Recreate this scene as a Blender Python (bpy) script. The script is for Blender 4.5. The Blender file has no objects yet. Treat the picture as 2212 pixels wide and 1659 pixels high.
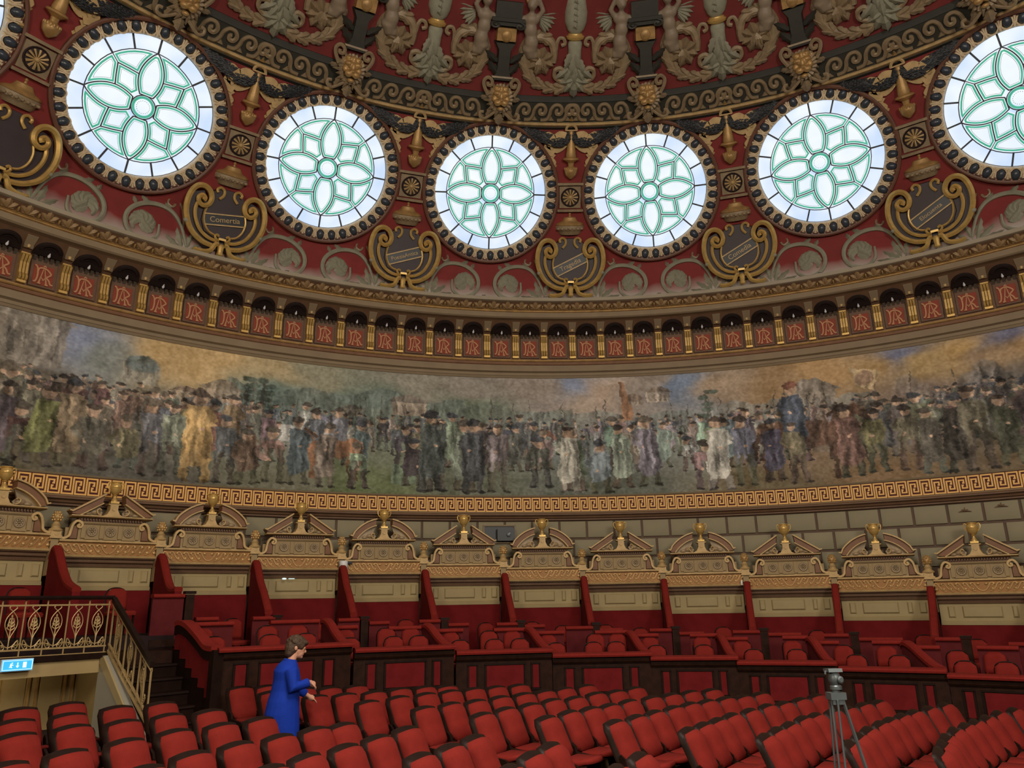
import bpy, bmesh, math, random
import numpy as np
from mathutils import Vector, Matrix
random.seed(7)
C = bpy.context.scene.collection
SC = bpy.context.scene
PI = math.pi
ZO = 2.35                                    # camera height above the hall floor

# ------------------------------------------------------------ camera, world, lights, exposure
cam = bpy.data.cameras.new('camera'); camo = bpy.data.objects.new('camera', cam); C.objects.link(camo)
cam.sensor_width = 36.0; cam.lens = 36.0 * 1650.0 / 2212.0; cam.clip_start = 0.05; cam.clip_end = 200
def cam_axes(yaw, pitch, roll):
    f = Vector((math.sin(yaw) * math.cos(pitch), math.cos(yaw) * math.cos(pitch), math.sin(pitch)))
    r = Vector((math.cos(yaw), -math.sin(yaw), 0)); u = r.cross(f)
    return math.cos(roll) * r + math.sin(roll) * u, -math.sin(roll) * r + math.cos(roll) * u, f
_r, _u, _f = cam_axes(0.00905, 0.27821, -0.01658)
camo.matrix_world = Matrix(((_r.x, _u.x, -_f.x, -1.7297), (_r.y, _u.y, -_f.y, -4.58153), (_r.z, _u.z, -_f.z, ZO), (0, 0, 0, 1)))
SC.camera = camo

w = bpy.data.worlds.new('world'); SC.world = w; w.use_nodes = True
w.node_tree.nodes['Background'].inputs[0].default_value = (0.55, 0.7, 1.0, 1)
w.node_tree.nodes['Background'].inputs[1].default_value = 0.8
SC.view_settings.view_transform = 'Standard'; SC.view_settings.look = 'None'
SC.view_settings.gamma = 1.0; SC.view_settings.use_curve_mapping = False
SC.view_settings.exposure = 0.0
def lamp(name, kind, loc, energy, color, size=1.0, target=None):
    l = bpy.data.lights.new(name, kind); l.energy = energy; l.color = color
    if kind == 'AREA': l.shape = 'DISK'; l.size = size
    else: l.shadow_soft_size = size
    o = bpy.data.objects.new(name, l); C.objects.link(o); o.location = loc
    if target is not None:
        o.rotation_euler = (Vector(target) - Vector(loc)).to_track_quat('-Z', 'Y').to_euler()
    return o
lamp('chandelier_light', 'AREA', (0.0, 0.0, 10.5), 760, (1.0, 0.88, 0.72), 4.0, (0.0, 0.5, 0.0))
lamp('dome_fill_light', 'POINT', (0.0, -0.5, 9.0), 760, (1.0, 0.94, 0.88), 1.2)  # added point fill that brightens the dome and its ornaments
lamp('stage_light', 'AREA', (5.0, -9.5, 7.0), 880, (1.0, 0.90, 0.76), 3.0, (0.0, 13.0, 4.0))
lamp('left_fill_light', 'AREA', (-7.5, -8.0, 6.5), 560, (1.0, 0.84, 0.62), 3.0, (-6.0, 12.0, 4.0))  # added warm fill from behind left, aimed at the left wall
lamp('passage_lamp', 'POINT', (-9.3, 7.4, 1.35), 10, (1.0, 0.80, 0.5), 0.12)

# ------------------------------------------------------------ materials
def srgb(r, g, b):
    f = lambda c: (c / 255 / 12.92) if c / 255 <= 0.04045 else ((c / 255 + 0.055) / 1.055) ** 2.4
    return (f(r), f(g), f(b), 1)
def mat(name, col, rough=0.6, metal=0.0, var=0.18, scale=6.0, bump=0.0, bscale=40.0, spec=0.4, sheen=0.0, col2=None):
    m = bpy.data.materials.new(name); m.use_nodes = True
    nt = m.node_tree; b = nt.nodes['Principled BSDF']
    b.inputs['Roughness'].default_value = rough; b.inputs['Metallic'].default_value = metal
    b.inputs['Specular IOR Level'].default_value = spec
    if sheen:
        b.inputs['Sheen Weight'].default_value = sheen; b.inputs['Sheen Roughness'].default_value = 0.5
        b.inputs['Sheen Tint'].default_value = col
    tc = nt.nodes.new('ShaderNodeTexCoord')
    n = nt.nodes.new('ShaderNodeTexNoise'); n.inputs['Scale'].default_value = scale; n.inputs['Detail'].default_value = 5
    nt.links.new(tc.outputs['Object'], n.inputs['Vector'])
    mix = nt.nodes.new('ShaderNodeMix'); mix.data_type = 'RGBA'
    rmp = nt.nodes.new('ShaderNodeMapRange'); rmp.inputs['From Min'].default_value = 0.3; rmp.inputs['From Max'].default_value = 0.7
    nt.links.new(n.outputs['Fac'], rmp.inputs['Value']); nt.links.new(rmp.outputs['Result'], mix.inputs['Factor'])
    c2 = col2 or tuple(min(1, c * (1 + var)) for c in col[:3]) + (1,)
    c1 = col if col2 else tuple(c * (1 - var) for c in col[:3]) + (1,)
    mix.inputs['A'].default_value = c1; mix.inputs['B'].default_value = c2
    nt.links.new(mix.outputs['Result'], b.inputs['Base Color'])
    if bump:
        n2 = nt.nodes.new('ShaderNodeTexNoise'); n2.inputs['Scale'].default_value = bscale; n2.inputs['Detail'].default_value = 3
        nt.links.new(tc.outputs['Object'], n2.inputs['Vector'])
        bp = nt.nodes.new('ShaderNodeBump'); bp.inputs['Strength'].default_value = bump; bp.inputs['Distance'].default_value = 0.02
        nt.links.new(n2.outputs['Fac'], bp.inputs['Height']); nt.links.new(bp.outputs['Normal'], b.inputs['Normal'])
    return m
def emit(name, c1, c2, strength, scale=1.2):
    m = bpy.data.materials.new(name); m.use_nodes = True; nt = m.node_tree
    b = nt.nodes['Principled BSDF']; b.inputs['Base Color'].default_value = (0.1, 0.1, 0.1, 1); b.inputs['Roughness'].default_value = 0.3
    tc = nt.nodes.new('ShaderNodeTexCoord'); n = nt.nodes.new('ShaderNodeTexNoise'); n.inputs['Scale'].default_value = scale
    nt.links.new(tc.outputs['Object'], n.inputs['Vector'])
    mix = nt.nodes.new('ShaderNodeMix'); mix.data_type = 'RGBA'; mix.inputs['A'].default_value = c1; mix.inputs['B'].default_value = c2
    rmp = nt.nodes.new('ShaderNodeMapRange'); rmp.inputs['From Min'].default_value = 0.35; rmp.inputs['From Max'].default_value = 0.65
    nt.links.new(n.outputs['Fac'], rmp.inputs['Value']); nt.links.new(rmp.outputs['Result'], mix.inputs['Factor'])
    nt.links.new(mix.outputs['Result'], b.inputs['Emission Color']); b.inputs['Emission Strength'].default_value = strength
    return m
M = {}
M['velvet'] = mat('red velvet', srgb(124, 35, 28), 0.85, var=0.10, scale=9, bump=0.15, bscale=180, spec=0.15, sheen=0.06)
M['velvet_wall'] = mat('red cloth', srgb(106, 27, 28), 0.9, var=0.14, scale=5, bump=0.1, bscale=120, spec=0.1, sheen=0.1)
M['velvet_dull'] = mat('dull maroon cloth', srgb(92, 34, 36), 0.9, var=0.10, scale=5, bump=0.1, bscale=120, spec=0.1)
M['wood'] = mat('dark stained wood', srgb(44, 25, 17), 0.6, var=0.3, scale=8, bump=0.1, bscale=30, spec=0.1)
M['wood_deep'] = mat('near black wood', srgb(32, 19, 14), 0.45, var=0.2, scale=8, spec=0.12)
M['black'] = mat('black metal', srgb(22, 22, 24), 0.4, var=0.1)
M['lead'] = mat('grey window lead', srgb(74, 78, 84), 0.5, var=0.1)
M['dome_red'] = mat('dome red paint', srgb(116, 42, 38), 0.75, var=0.14, scale=2.5, bump=0.05)
M['stone'] = mat('painted stone block', srgb(142, 134, 108), 0.8, var=0.06, scale=1.5, bump=0.05, bscale=60)
M['joint'] = mat('brown stone joint', srgb(98, 80, 66), 0.85, var=0.1)
M['beige'] = mat('taupe plaster', srgb(142, 124, 98), 0.75, var=0.07, scale=3)
M['taupe'] = mat('warm taupe plaster', srgb(158, 136, 98), 0.75, var=0.07, scale=3)
M['cream'] = mat('cream plaster', srgb(166, 148, 106), 0.7, var=0.07, scale=3)
M['cream_dark'] = mat('dark cream paint', srgb(126, 112, 86), 0.7, var=0.07, scale=3)  # darker cream tone for the thin moulding above the key band
M['brown'] = mat('brown moulding', srgb(108, 80, 58), 0.6, var=0.12, scale=5)
M['rust'] = mat('rust brown moulding', srgb(128, 90, 62), 0.55, var=0.15, scale=5)
M['gilt'] = mat('bright gilding', srgb(208, 172, 100), 0.36, 0.4, var=0.15, scale=9, bump=0.08, bscale=50)
M['gilt_old'] = mat('old gilding', srgb(178, 142, 88), 0.42, 0.3, var=0.22, scale=7, bump=0.1, bscale=40)
M['gilt_dull'] = mat('dull gilded plaster', srgb(190, 160, 108), 0.5, 0.1, var=0.2, scale=6, bump=0.08, bscale=40)
M['key_gold'] = mat('gold leaf key', srgb(236, 184, 100), 0.5, 0.0, var=0.1, scale=4)
M['key_red'] = mat('dark red key ground', srgb(78, 22, 18), 0.7, var=0.08)
M['panel_red'] = mat('monogram panel red', srgb(142, 62, 42), 0.7, var=0.1)
M['mono'] = mat('monogram ochre', srgb(186, 136, 96), 0.6, 0.1, var=0.08)
M['grey_orn'] = mat('grey green plaster relief', srgb(150, 148, 126), 0.65, var=0.14, scale=6, bump=0.06)
M['taupe_orn'] = mat('bronze toned plaster relief', srgb(150, 130, 100), 0.45, 0.1, var=0.2, scale=6, bump=0.08, bscale=30)
M['flesh_orn'] = mat('stone coloured statue', srgb(142, 126, 104), 0.5, var=0.12, scale=5)
M['egg'] = mat('blue black egg', srgb(62, 70, 80), 0.3, var=0.2, scale=10, spec=0.6)
M['ring'] = mat('dark brown window moulding', srgb(112, 76, 58), 0.5, var=0.12, scale=5)
M['cornice_leaf'] = mat('old bronze cornice leaf', srgb(150, 122, 84), 0.5, 0.1, var=0.2)
M['tooth'] = mat('grey brown dentil', srgb(84, 76, 66), 0.5)
M['dart'] = mat('cream gilt dart', srgb(226, 204, 166), 0.35, 0.0, var=0.12, scale=10)
M['dark_green'] = mat('dark green band', srgb(58, 58, 50), 0.55, var=0.12, scale=4)
M['garland'] = mat('black green laurel', srgb(46, 48, 50), 0.45, var=0.3, scale=14, bump=0.3, bscale=25)
M['shield'] = mat('dark shield', srgb(56, 42, 42), 0.5, var=0.12, scale=4)
M['ledge'] = mat('pale grey ledge', srgb(168, 156, 134), 0.75, var=0.06, scale=3)
M['arch'] = mat('black brown coffer', srgb(38, 30, 28), 0.4, var=0.15)
M['band'] = mat('bronze gilt band', srgb(160, 114, 62), 0.5, 0.1, var=0.12)
M['white'] = mat('white plastic', srgb(225, 225, 225), 0.4, var=0.03)
M['bulb'] = mat('clear bulb glass', srgb(235, 235, 240), 0.1, var=0.02, spec=0.8)
M['coat'] = mat('royal blue cloth', srgb(20, 54, 160), 0.8, var=0.10, scale=7, bump=0.12, bscale=90, spec=0.2)
M['skin'] = mat('skin', srgb(206, 150, 122), 0.55, var=0.05, scale=12)
M['hair'] = mat('brown hair', srgb(72, 54, 38), 0.6, var=0.3, scale=30, bump=0.5, bscale=60)
M['steel'] = mat('grey metal', srgb(100, 108, 110), 0.4, 0.3, var=0.1)
M['chrome'] = mat('bright metal', srgb(215, 215, 210), 0.2, 0.9, var=0.05)
M['iron'] = mat('gilt iron rail', srgb(178, 152, 104), 0.4, 0.3, var=0.12, scale=12)
M['brass_cream'] = mat('cream brass leg', srgb(196, 170, 116), 0.4, 0.2, var=0.08)
M['carpet'] = mat('dark floor carpet', srgb(34, 18, 18), 0.9, var=0.2, scale=4, bump=0.1, bscale=80)
M['wallpanel'] = mat('ochre panelled wall', srgb(164, 142, 98), 0.6, var=0.1, scale=2)
M['grey_wall'] = mat('pale grey stringer', srgb(150, 146, 132), 0.7, var=0.06, scale=2)
M['plain_wall'] = mat('ochre wall', srgb(150, 132, 100), 0.75, var=0.06, scale=1)
M['pane'] = emit('daylit frosted glass', (0.86, 0.94, 1.0, 1), (0.60, 0.75, 0.98, 1), 0.98, 1.1)
M['pane_in'] = emit('daylit white glass', (0.93, 0.98, 1.0, 1), (0.80, 0.90, 1.0, 1), 0.98, 1.3)
M['green'] = emit('green stained glass', (0.02, 0.42, 0.25, 1), (0.06, 0.52, 0.34, 1), 0.85, 3)
M['exit'] = emit('backlit cyan sign', (0.0, 0.44, 0.86, 1), (0.0, 0.5, 0.95, 1), 1.1, 2)
M['exit_mark'] = emit('backlit white mark', (0.75, 0.98, 1.0, 1), (0.8, 1.0, 1.0, 1), 1.2, 2)
# dome wall: red paint, with the colour mixed to pale grey towards its foot
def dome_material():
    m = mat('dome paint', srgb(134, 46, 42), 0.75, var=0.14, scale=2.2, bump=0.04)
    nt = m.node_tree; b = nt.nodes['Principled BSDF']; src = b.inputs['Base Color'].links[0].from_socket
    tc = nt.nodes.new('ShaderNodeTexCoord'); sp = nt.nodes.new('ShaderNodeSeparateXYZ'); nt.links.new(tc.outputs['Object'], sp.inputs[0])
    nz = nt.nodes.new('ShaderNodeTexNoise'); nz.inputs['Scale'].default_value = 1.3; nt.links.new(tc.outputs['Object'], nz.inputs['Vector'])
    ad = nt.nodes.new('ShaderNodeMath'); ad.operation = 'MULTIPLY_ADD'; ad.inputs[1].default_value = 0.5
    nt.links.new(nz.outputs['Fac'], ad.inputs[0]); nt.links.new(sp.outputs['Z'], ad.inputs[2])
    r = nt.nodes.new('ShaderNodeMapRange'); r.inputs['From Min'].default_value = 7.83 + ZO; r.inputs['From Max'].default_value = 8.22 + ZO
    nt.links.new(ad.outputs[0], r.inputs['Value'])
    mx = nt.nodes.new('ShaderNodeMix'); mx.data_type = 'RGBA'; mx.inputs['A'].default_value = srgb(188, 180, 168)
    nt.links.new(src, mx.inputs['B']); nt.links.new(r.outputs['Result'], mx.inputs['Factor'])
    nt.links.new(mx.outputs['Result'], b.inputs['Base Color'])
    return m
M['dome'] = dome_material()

# ------------------------------------------------------------ mesh helpers
class MB:
    def __init__(s): s.v = []; s.f = []; s.mi = []; s.k = 0
    def add(s, vs, fs, T=None):
        o = len(s.v)
        if T is not None: vs = [tuple(T @ Vector(p)) for p in vs]
        s.v += [tuple(p) for p in vs]; s.f += [tuple(i + o for i in q) for q in fs]; s.mi += [s.k] * len(fs)
        return s
    def box(s, c, d, T=None, taper=1.0):
        x, y, z = c; a, b, h = d[0] / 2, d[1] / 2, d[2] / 2; t = taper
        vs = [(x - a, y - b, z - h), (x + a, y - b, z - h), (x + a, y + b, z - h), (x - a, y + b, z - h),
              (x - a * t, y - b * t, z + h), (x + a * t, y - b * t, z + h), (x + a * t, y + b * t, z + h), (x - a * t, y + b * t, z + h)]
        return s.add(vs, [(0, 3, 2, 1), (4, 5, 6, 7), (0, 1, 5, 4), (1, 2, 6, 5), (2, 3, 7, 6), (3, 0, 4, 7)], T)
    def prism(s, poly, y0, y1, inset=0.0, T=None):
        """polygon in x,z pushed from y0 (back) to y1 (front); inset shrinks the front face into a bevel"""
        n = len(poly); fr = inset_poly(poly, inset) if inset else poly
        vs = [(x, y0, z) for x, z in poly] + [(x, y1, z) for x, z in fr]
        fs = [tuple(range(n - 1, -1, -1)), tuple(range(n, 2 * n))] + [(i, (i + 1) % n, n + (i + 1) % n, n + i) for i in range(n)]
        return s.add(vs, fs, T)
    def prism_x(s, poly, x0, x1, T=None):
        """polygon in y,z pushed along x"""
        n = len(poly); vs = [(x0, y, z) for y, z in poly] + [(x1, y, z) for y, z in poly]
        return s.add(vs, [tuple(range(n - 1, -1, -1)), tuple(range(n, 2 * n))] + [(i, (i + 1) % n, n + (i + 1) % n, n + i) for i in range(n)], T)
    def lathe(s, prof, n=16, T=None, c=(0, 0, 0), sy=1.0):
        vs = []; fs = []
        for r, z in prof:
            for i in range(n):
                a = 2 * PI * i / n; vs.append((c[0] + r * math.cos(a), c[1] + sy * r * math.sin(a), c[2] + z))
        for j in range(len(prof) - 1):
            for i in range(n):
                fs.append((j * n + i, j * n + (i + 1) % n, (j + 1) * n + (i + 1) % n, (j + 1) * n + i))
        fs.append(tuple(range(n - 1, -1, -1))); fs.append(tuple((len(prof) - 1) * n + i for i in range(n)))
        return s.add(vs, fs, T)
    def tube(s, pts, r, n=6, ry=None, closed=False, T=None):
        """round tube along pts; r number or list; ry = flattening of the section along y"""
        P = [Vector(p) for p in pts]; m = len(P); vs = []; fs = []
        R = r if isinstance(r, (list, tuple)) else [r] * m
        for i in range(m):
            a = P[(i - 1) % m] if (closed or i) else P[0]; b = P[(i + 1) % m] if (closed or i < m - 1) else P[-1]
            t = (b - a); t = t.normalized() if t.length > 1e-9 else Vector((0, 0, 1))
            ref = Vector((0, 1, 0)) if abs(t.y) < 0.9 else Vector((1, 0, 0))
            q = t.cross(ref).normalized(); e = q.cross(t).normalized()
            for k in range(n):
                an = 2 * PI * (k + 0.5) / n
                off = q * (math.cos(an) * R[i]) + e * (math.sin(an) * R[i] * (ry if ry else 1.0))
                vs.append(tuple(P[i] + off))
        for i in range(m if closed else m - 1):
            j = (i + 1) % m
            for k in range(n): fs.append((i * n + k, i * n + (k + 1) % n, j * n + (k + 1) % n, j * n + k))
        if not closed: fs.append(tuple(range(n - 1, -1, -1))); fs.append(tuple((m - 1) * n + k for k in range(n)))
        return s.add(vs, fs, T)
    def stroke(s, poly, wd, y0, y1, closed=False, T=None):
        """flat band of width wd following a polyline in x,z"""
        n = len(poly); L = []; Rr = []
        W_ = wd if isinstance(wd, (list, tuple)) else [wd] * n
        for i in range(n):
            p = Vector(poly[i]); a = Vector(poly[(i - 1) % n]) if (closed or i) else None; b = Vector(poly[(i + 1) % n]) if (closed or i < n - 1) else None
            d1 = (p - a).normalized() if a is not None else None; d2 = (b - p).normalized() if b is not None else None
            d1 = d1 or d2; d2 = d2 or d1
            n1 = Vector((-d1.y, d1.x)); n2 = Vector((-d2.y, d2.x)); nn = n1 + n2
            nn = nn.normalized() if nn.length > 1e-6 else n1
            k = 1 / max(0.5, nn.dot(n1)); h = W_[i] / 2 * k
            L.append(p + nn * h); Rr.append(p - nn * h)
        vs = [(q.x, y0, q.y) for q in L] + [(q.x, y0, q.y) for q in Rr] + [(q.x, y1, q.y) for q in L] + [(q.x, y1, q.y) for q in Rr]
        fs = []
        for i in range(n if closed else n - 1):
            j = (i + 1) % n
            fs += [(2 * n + i, 2 * n + j, 3 * n + j, 3 * n + i), (i, n + i, n + j, j), (i, j, 2 * n + j, 2 * n + i), (n + j, n + i, 3 * n + i, 3 * n + j)]
        if not closed: fs += [(0, 2 * n, 3 * n, n), (n - 1, 2 * n - 1, 4 * n - 1, 3 * n - 1)]
        return s.add(vs, fs, T)
    def ball(s, c, r, nu=10, nv=6, T=None):
        if not isinstance(r, (list, tuple)): r = (r, r, r)
        vs = [(c[0], c[1], c[2] - r[2])]
        for j in range(1, nv):
            a = -PI / 2 + PI * j / nv
            for i in range(nu):
                b = 2 * PI * i / nu; vs.append((c[0] + r[0] * math.cos(a) * math.cos(b), c[1] + r[1] * math.cos(a) * math.sin(b), c[2] + r[2] * math.sin(a)))
        vs.append((c[0], c[1], c[2] + r[2])); fs = []
        for i in range(nu): fs.append((0, 1 + (i + 1) % nu, 1 + i))
        for j in range(nv - 2):
            for i in range(nu):
                a = 1 + j * nu; fs.append((a + i, a + (i + 1) % nu, a + nu + (i + 1) % nu, a + nu + i))
        t = 1 + (nv - 2) * nu
        for i in range(nu): fs.append((t + i, t + (i + 1) % nu, len(vs) - 1))
        return s.add(vs, fs, T)
    def sweep(s, prof, a0, a1, n, closed=True, caps=True):
        """profile of (R, z) swept round the hall's axis from a0 to a1 degrees; closed = the profile is a loop"""
        m = len(prof); vs = []; fs = []; full = abs(abs(a1 - a0) - 360) < 1e-6; rows = n if full else n + 1
        for i in range(rows):
            a = math.radians(a0 + (a1 - a0) * i / n)
            for R, z in prof: vs.append((R * math.sin(a), R * math.cos(a), z + ZO))
        for i in range(n):
            j = (i + 1) % rows
            for k in range(m if closed else m - 1):
                l = (k + 1) % m; fs.append((i * m + k, i * m + l, j * m + l, j * m + k))
        if caps and closed and not full: fs.append(tuple(range(m))); fs.append(tuple(n * m + k for k in range(m - 1, -1, -1)))
        return s.add(vs, fs)
    def mesh(s, name, mats, smooth=True, angle=0.7):
        me = bpy.data.meshes.new(name); me.from_pydata(s.v, [], s.f)
        for mm in (mats if isinstance(mats, (list, tuple)) else [mats]): me.materials.append(mm)
        if s.k: me.polygons.foreach_set('material_index', s.mi)
        bm = bmesh.new(); bm.from_mesh(me); bmesh.ops.recalc_face_normals(bm, faces=bm.faces); bm.to_mesh(me); bm.free()
        if smooth:
            me.polygons.foreach_set('use_smooth', [True] * len(me.polygons)); me.set_sharp_from_angle(angle=angle)
        me.update()
        return me
def inset_poly(poly, d):
    P = [Vector(p) for p in poly]; n = len(P); A = sum(P[i].x * P[(i + 1) % n].y - P[(i + 1) % n].x * P[i].y for i in range(n)); sg = 1 if A > 0 else -1
    out = []
    for i in range(n):
        d1 = (P[i] - P[i - 1]); d2 = (P[(i + 1) % n] - P[i])
        d1 = d1.normalized() if d1.length > 1e-9 else d2.normalized(); d2 = d2.normalized() if d2.length > 1e-9 else d1
        n1 = Vector((-d1.y, d1.x)) * sg; n2 = Vector((-d2.y, d2.x)) * sg; nn = n1 + n2
        nn = nn.normalized() if nn.length > 1e-6 else n1
        out.append(tuple(P[i] + nn * d / max(0.45, nn.dot(n1))))
    return out
def obj(name, me, parent=None, T=None, kind=None):
    o = bpy.data.objects.new(name, me); C.objects.link(o)
    if parent is not None: o.parent = parent
    if T is not None:
        if parent is None: o.matrix_world = T
        else: o.matrix_basis = T
    if kind: o['kind'] = kind
    return o
def tag(o, label, cat, group=None):
    o['label'] = label; o['category'] = cat
    if group: o['group'] = group
    return o
def thing(name, label, cat, T=None, group=None):
    o = bpy.data.objects.new(name, None); C.objects.link(o); o.empty_display_size = 0.1
    if T is not None: o.matrix_world = T
    return tag(o, label, cat, group)
def struct(name, T=None, label=None):
    o = bpy.data.objects.new(name, None); C.objects.link(o); o['kind'] = 'structure'
    if T is not None: o.matrix_world = T
    if label: o['label'] = label
    return o
def dup(root, T, label=None, group=None):
    r = root.copy(); C.objects.link(r); r.matrix_world = T
    if label: r['label'] = label
    if group: r['group'] = group
    for ch in root.children:
        c = ch.copy(); C.objects.link(c); c.parent = r; c.matrix_basis = ch.matrix_basis.copy()
        for g in ch.children:
            d = g.copy(); C.objects.link(d); d.parent = c; d.matrix_basis = g.matrix_basis.copy()
    return r
def T_(x=0, y=0, z=0): return Matrix.Translation((x, y, z))
def RX(a): return Matrix.Rotation(a, 4, 'X')
def RY(a): return Matrix.Rotation(a, 4, 'Y')
def RZ(a): return Matrix.Rotation(a, 4, 'Z')
def SX(k): return Matrix.Diagonal((k, 1, 1, 1))
def S3(a, b, c): return Matrix.Diagonal((a, b, c, 1))
def ring(phi): return RZ(-math.radians(phi))                  # turns something built at phi = 0 (straight ahead, +Y) round the hall
def at(phi, R, z):                                            # x right, y away from the hall's centre, z up
    return ring(phi) @ T_(0, R, z + ZO)
DOME = [(14.05, 7.35), (13.95, 8.6), (12.0, 11.42), (11.75, 11.40), (11.35, 11.56), (11.25, 11.75), (10.4, 12.46), (9.6, 13.0), (8, 13.85), (5, 14.8), (0.02, 15.3)]
def dome(s):
    for (r0, z0), (r1, z1) in zip(DOME, DOME[1:]):
        l = math.hypot(r1 - r0, z1 - z0)
        if s <= l: return r0 + (r1 - r0) * s / l, z0 + (z1 - z0) * s / l, math.atan2(r0 - r1, z1 - z0)
        s -= l
    return DOME[-1][0], DOME[-1][1], PI / 2
def ondome(phi, s, tilt=None):
    R, z, t = dome(s)
    return at(phi, R, z) @ RX(t if tilt is None else tilt)
def arc(cx, cz, r, a0, a1, n):
    return [(cx + r * math.cos(math.radians(a0 + (a1 - a0) * i / n)), cz + r * math.sin(math.radians(a0 + (a1 - a0) * i / n))) for i in range(n + 1)]
def spiral(cx, cz, r0, r1, a0, turns, n=24):
    """from radius r0 at angle a0 (degrees) winding by turns to radius r1"""
    return [(cx + (r0 + (r1 - r0) * i / n) * math.cos(math.radians(a0 + 360 * turns * i / n)),
             cz + (r0 + (r1 - r0) * i / n) * math.sin(math.radians(a0 + 360 * turns * i / n))) for i in range(n + 1)]
def smooth(pts, n=5):
    P = [Vector(p) for p in pts]; out = []
    for i in range(len(P) - 1):
        a = P[max(0, i - 1)]; b = P[i]; c = P[i + 1]; d = P[min(len(P) - 1, i + 2)]
        for k in range(n):
            t = k / n; out.append(0.5 * ((2 * b) + (c - a) * t + (2 * a - 5 * b + 4 * c - d) * t * t + (3 * b - a - 3 * c + d) * t ** 3))
    out.append(P[-1]); return [tuple(p) for p in out]
def xz(pts, y=0.0): return [(p[0], y, p[1]) for p in pts]
def lerp(a, b, n): return [a + (b - a) * i / (n - 1) for i in range(n)]
def leaf(mb, base, ang, ln, wd, y=0.0, th=0.03, lobes=3, T=None):
    """lobed acanthus leaf in relief: base (x,z), pointing at ang degrees"""
    a = math.radians(ang); d = Vector((math.cos(a), math.sin(a))); q = Vector((-d.y, d.x)); B = Vector(base); left = []; right = []
    for i in range(lobes * 2 + 1):
        t = i / (lobes * 2); k = math.sin(PI * min(1, 0.12 + 0.88 * t)) ** 0.7 * (1.0 if i % 2 else 0.68)
        if i == lobes * 2: k = 0.0
        left.append(B + d * (ln * t) + q * (wd / 2 * k)); right.append(B + d * (ln * t) - q * (wd / 2 * k))
    spine = [B + d * (ln * i / (lobes * 2)) for i in range(lobes * 2 + 1)]; n = len(spine)
    vs = [(p.x, y, p.y) for p in left] + [(p.x, y - th - th * math.sin(PI * i / (n - 1)), p.y) for i, p in enumerate(spine)] + [(p.x, y, p.y) for p in right]
    fs = []
    for i in range(n - 1):
        fs += [(i, n + i, n + i + 1, i + 1), (n + i, 2 * n + i, 2 * n + i + 1, n + i + 1)]
    mb.add(vs, fs, T); return mb
def cleaf(mb, path, wd, y=0.0, th=0.05, lobes=5, n=4, T=None):
    """acanthus leaf that follows a curved path in x,z, ridged along its middle and lobed at its edges"""
    P = [Vector(p) for p in smooth(path, n)]; m = len(P); L = []; R = []; S_ = []
    for i, p in enumerate(P):
        t = i / (m - 1); d = (P[min(m - 1, i + 1)] - P[max(0, i - 1)]).normalized(); q = Vector((-d.y, d.x))
        k = math.sin(PI * min(1, 0.18 + 0.82 * t)) ** 0.6 * (0.72 + 0.28 * abs(math.sin(PI * lobes * t))); k = 0 if i == m - 1 else k
        L.append((p + q * (wd / 2 * k), y)); R.append((p - q * (wd / 2 * k), y)); S_.append((p, y - th * (0.5 + 0.5 * math.sin(PI * t))))
    vs = [(a.x, b, a.y) for a, b in L] + [(a.x, b, a.y) for a, b in S_] + [(a.x, b, a.y) for a, b in R]; fs = []
    for i in range(m - 1): fs += [(i, m + i, m + i + 1, i + 1), (m + i, 2 * m + i, 2 * m + i + 1, m + i + 1)]
    return mb.add(vs, fs, T)
def inset_clean(poly, d):
    """inset that drops the corners which cross over at sharp tips"""
    P = [Vector(p) for p in poly]; n = len(P); out = []
    for q in inset_poly(poly, d):
        v = Vector(q); best = 9.0
        for i in range(n):
            a, b = P[i], P[(i + 1) % n]; e = b - a; t = max(0, min(1, (v - a).dot(e) / max(1e-9, e.dot(e)))); best = min(best, (v - a - e * t).length)
        if best >= d * 0.96: out.append(q)
    return out
def fuse(mb, name, mats, voxel, smooth_it=4):
    """one continuous skin over everything in mb"""
    me = mb.mesh(name + '_src', mats, False); o = bpy.data.objects.new('tmp_fuse', me); C.objects.link(o)
    r = o.modifiers.new('r', 'REMESH'); r.mode = 'VOXEL'; r.voxel_size = voxel
    sm = o.modifiers.new('s', 'SMOOTH'); sm.iterations = smooth_it; sm.factor = 0.5
    dg = bpy.context.evaluated_depsgraph_get(); ev = o.evaluated_get(dg)
    out = bpy.data.meshes.new_from_object(ev); out.name = name
    bpy.data.objects.remove(o); bpy.data.meshes.remove(me)
    if not out.materials:
        for mm in (mats if isinstance(mats, (list, tuple)) else [mats]): out.materials.append(mm)
    out.polygons.foreach_set('use_smooth', [True] * len(out.polygons)); out.update()
    return out
ORD = ['first', 'second', 'third', 'fourth', 'fifth', 'sixth', 'seventh', 'eighth', 'ninth', 'tenth', 'eleventh', 'twelfth', 'thirteenth', 'fourteenth', 'fifteenth', 'sixteenth', 'seventeenth', 'eighteenth', 'nineteenth', 'twentieth']

# ============================================================ the room shell
# floor: slopes gently down towards the stage on the right
def floor_z(x): return -2.12 - 0.03 * x + ZO
mb = MB(); n = 72
ringv = [(14.5 * math.sin(2 * PI * i / n), 14.5 * math.cos(2 * PI * i / n)) for i in range(n)]
mb.add([(x, y, floor_z(x)) for x, y in ringv] + [(x, y, floor_z(x) - 0.4) for x, y in ringv],
       [tuple(range(n)), tuple(range(2 * n - 1, n - 1, -1))] + [(i, (i + 1) % n, n + (i + 1) % n, n + i) for i in range(n)])
obj('floor', mb.mesh('floor', M['carpet'], False), kind='structure')
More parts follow.
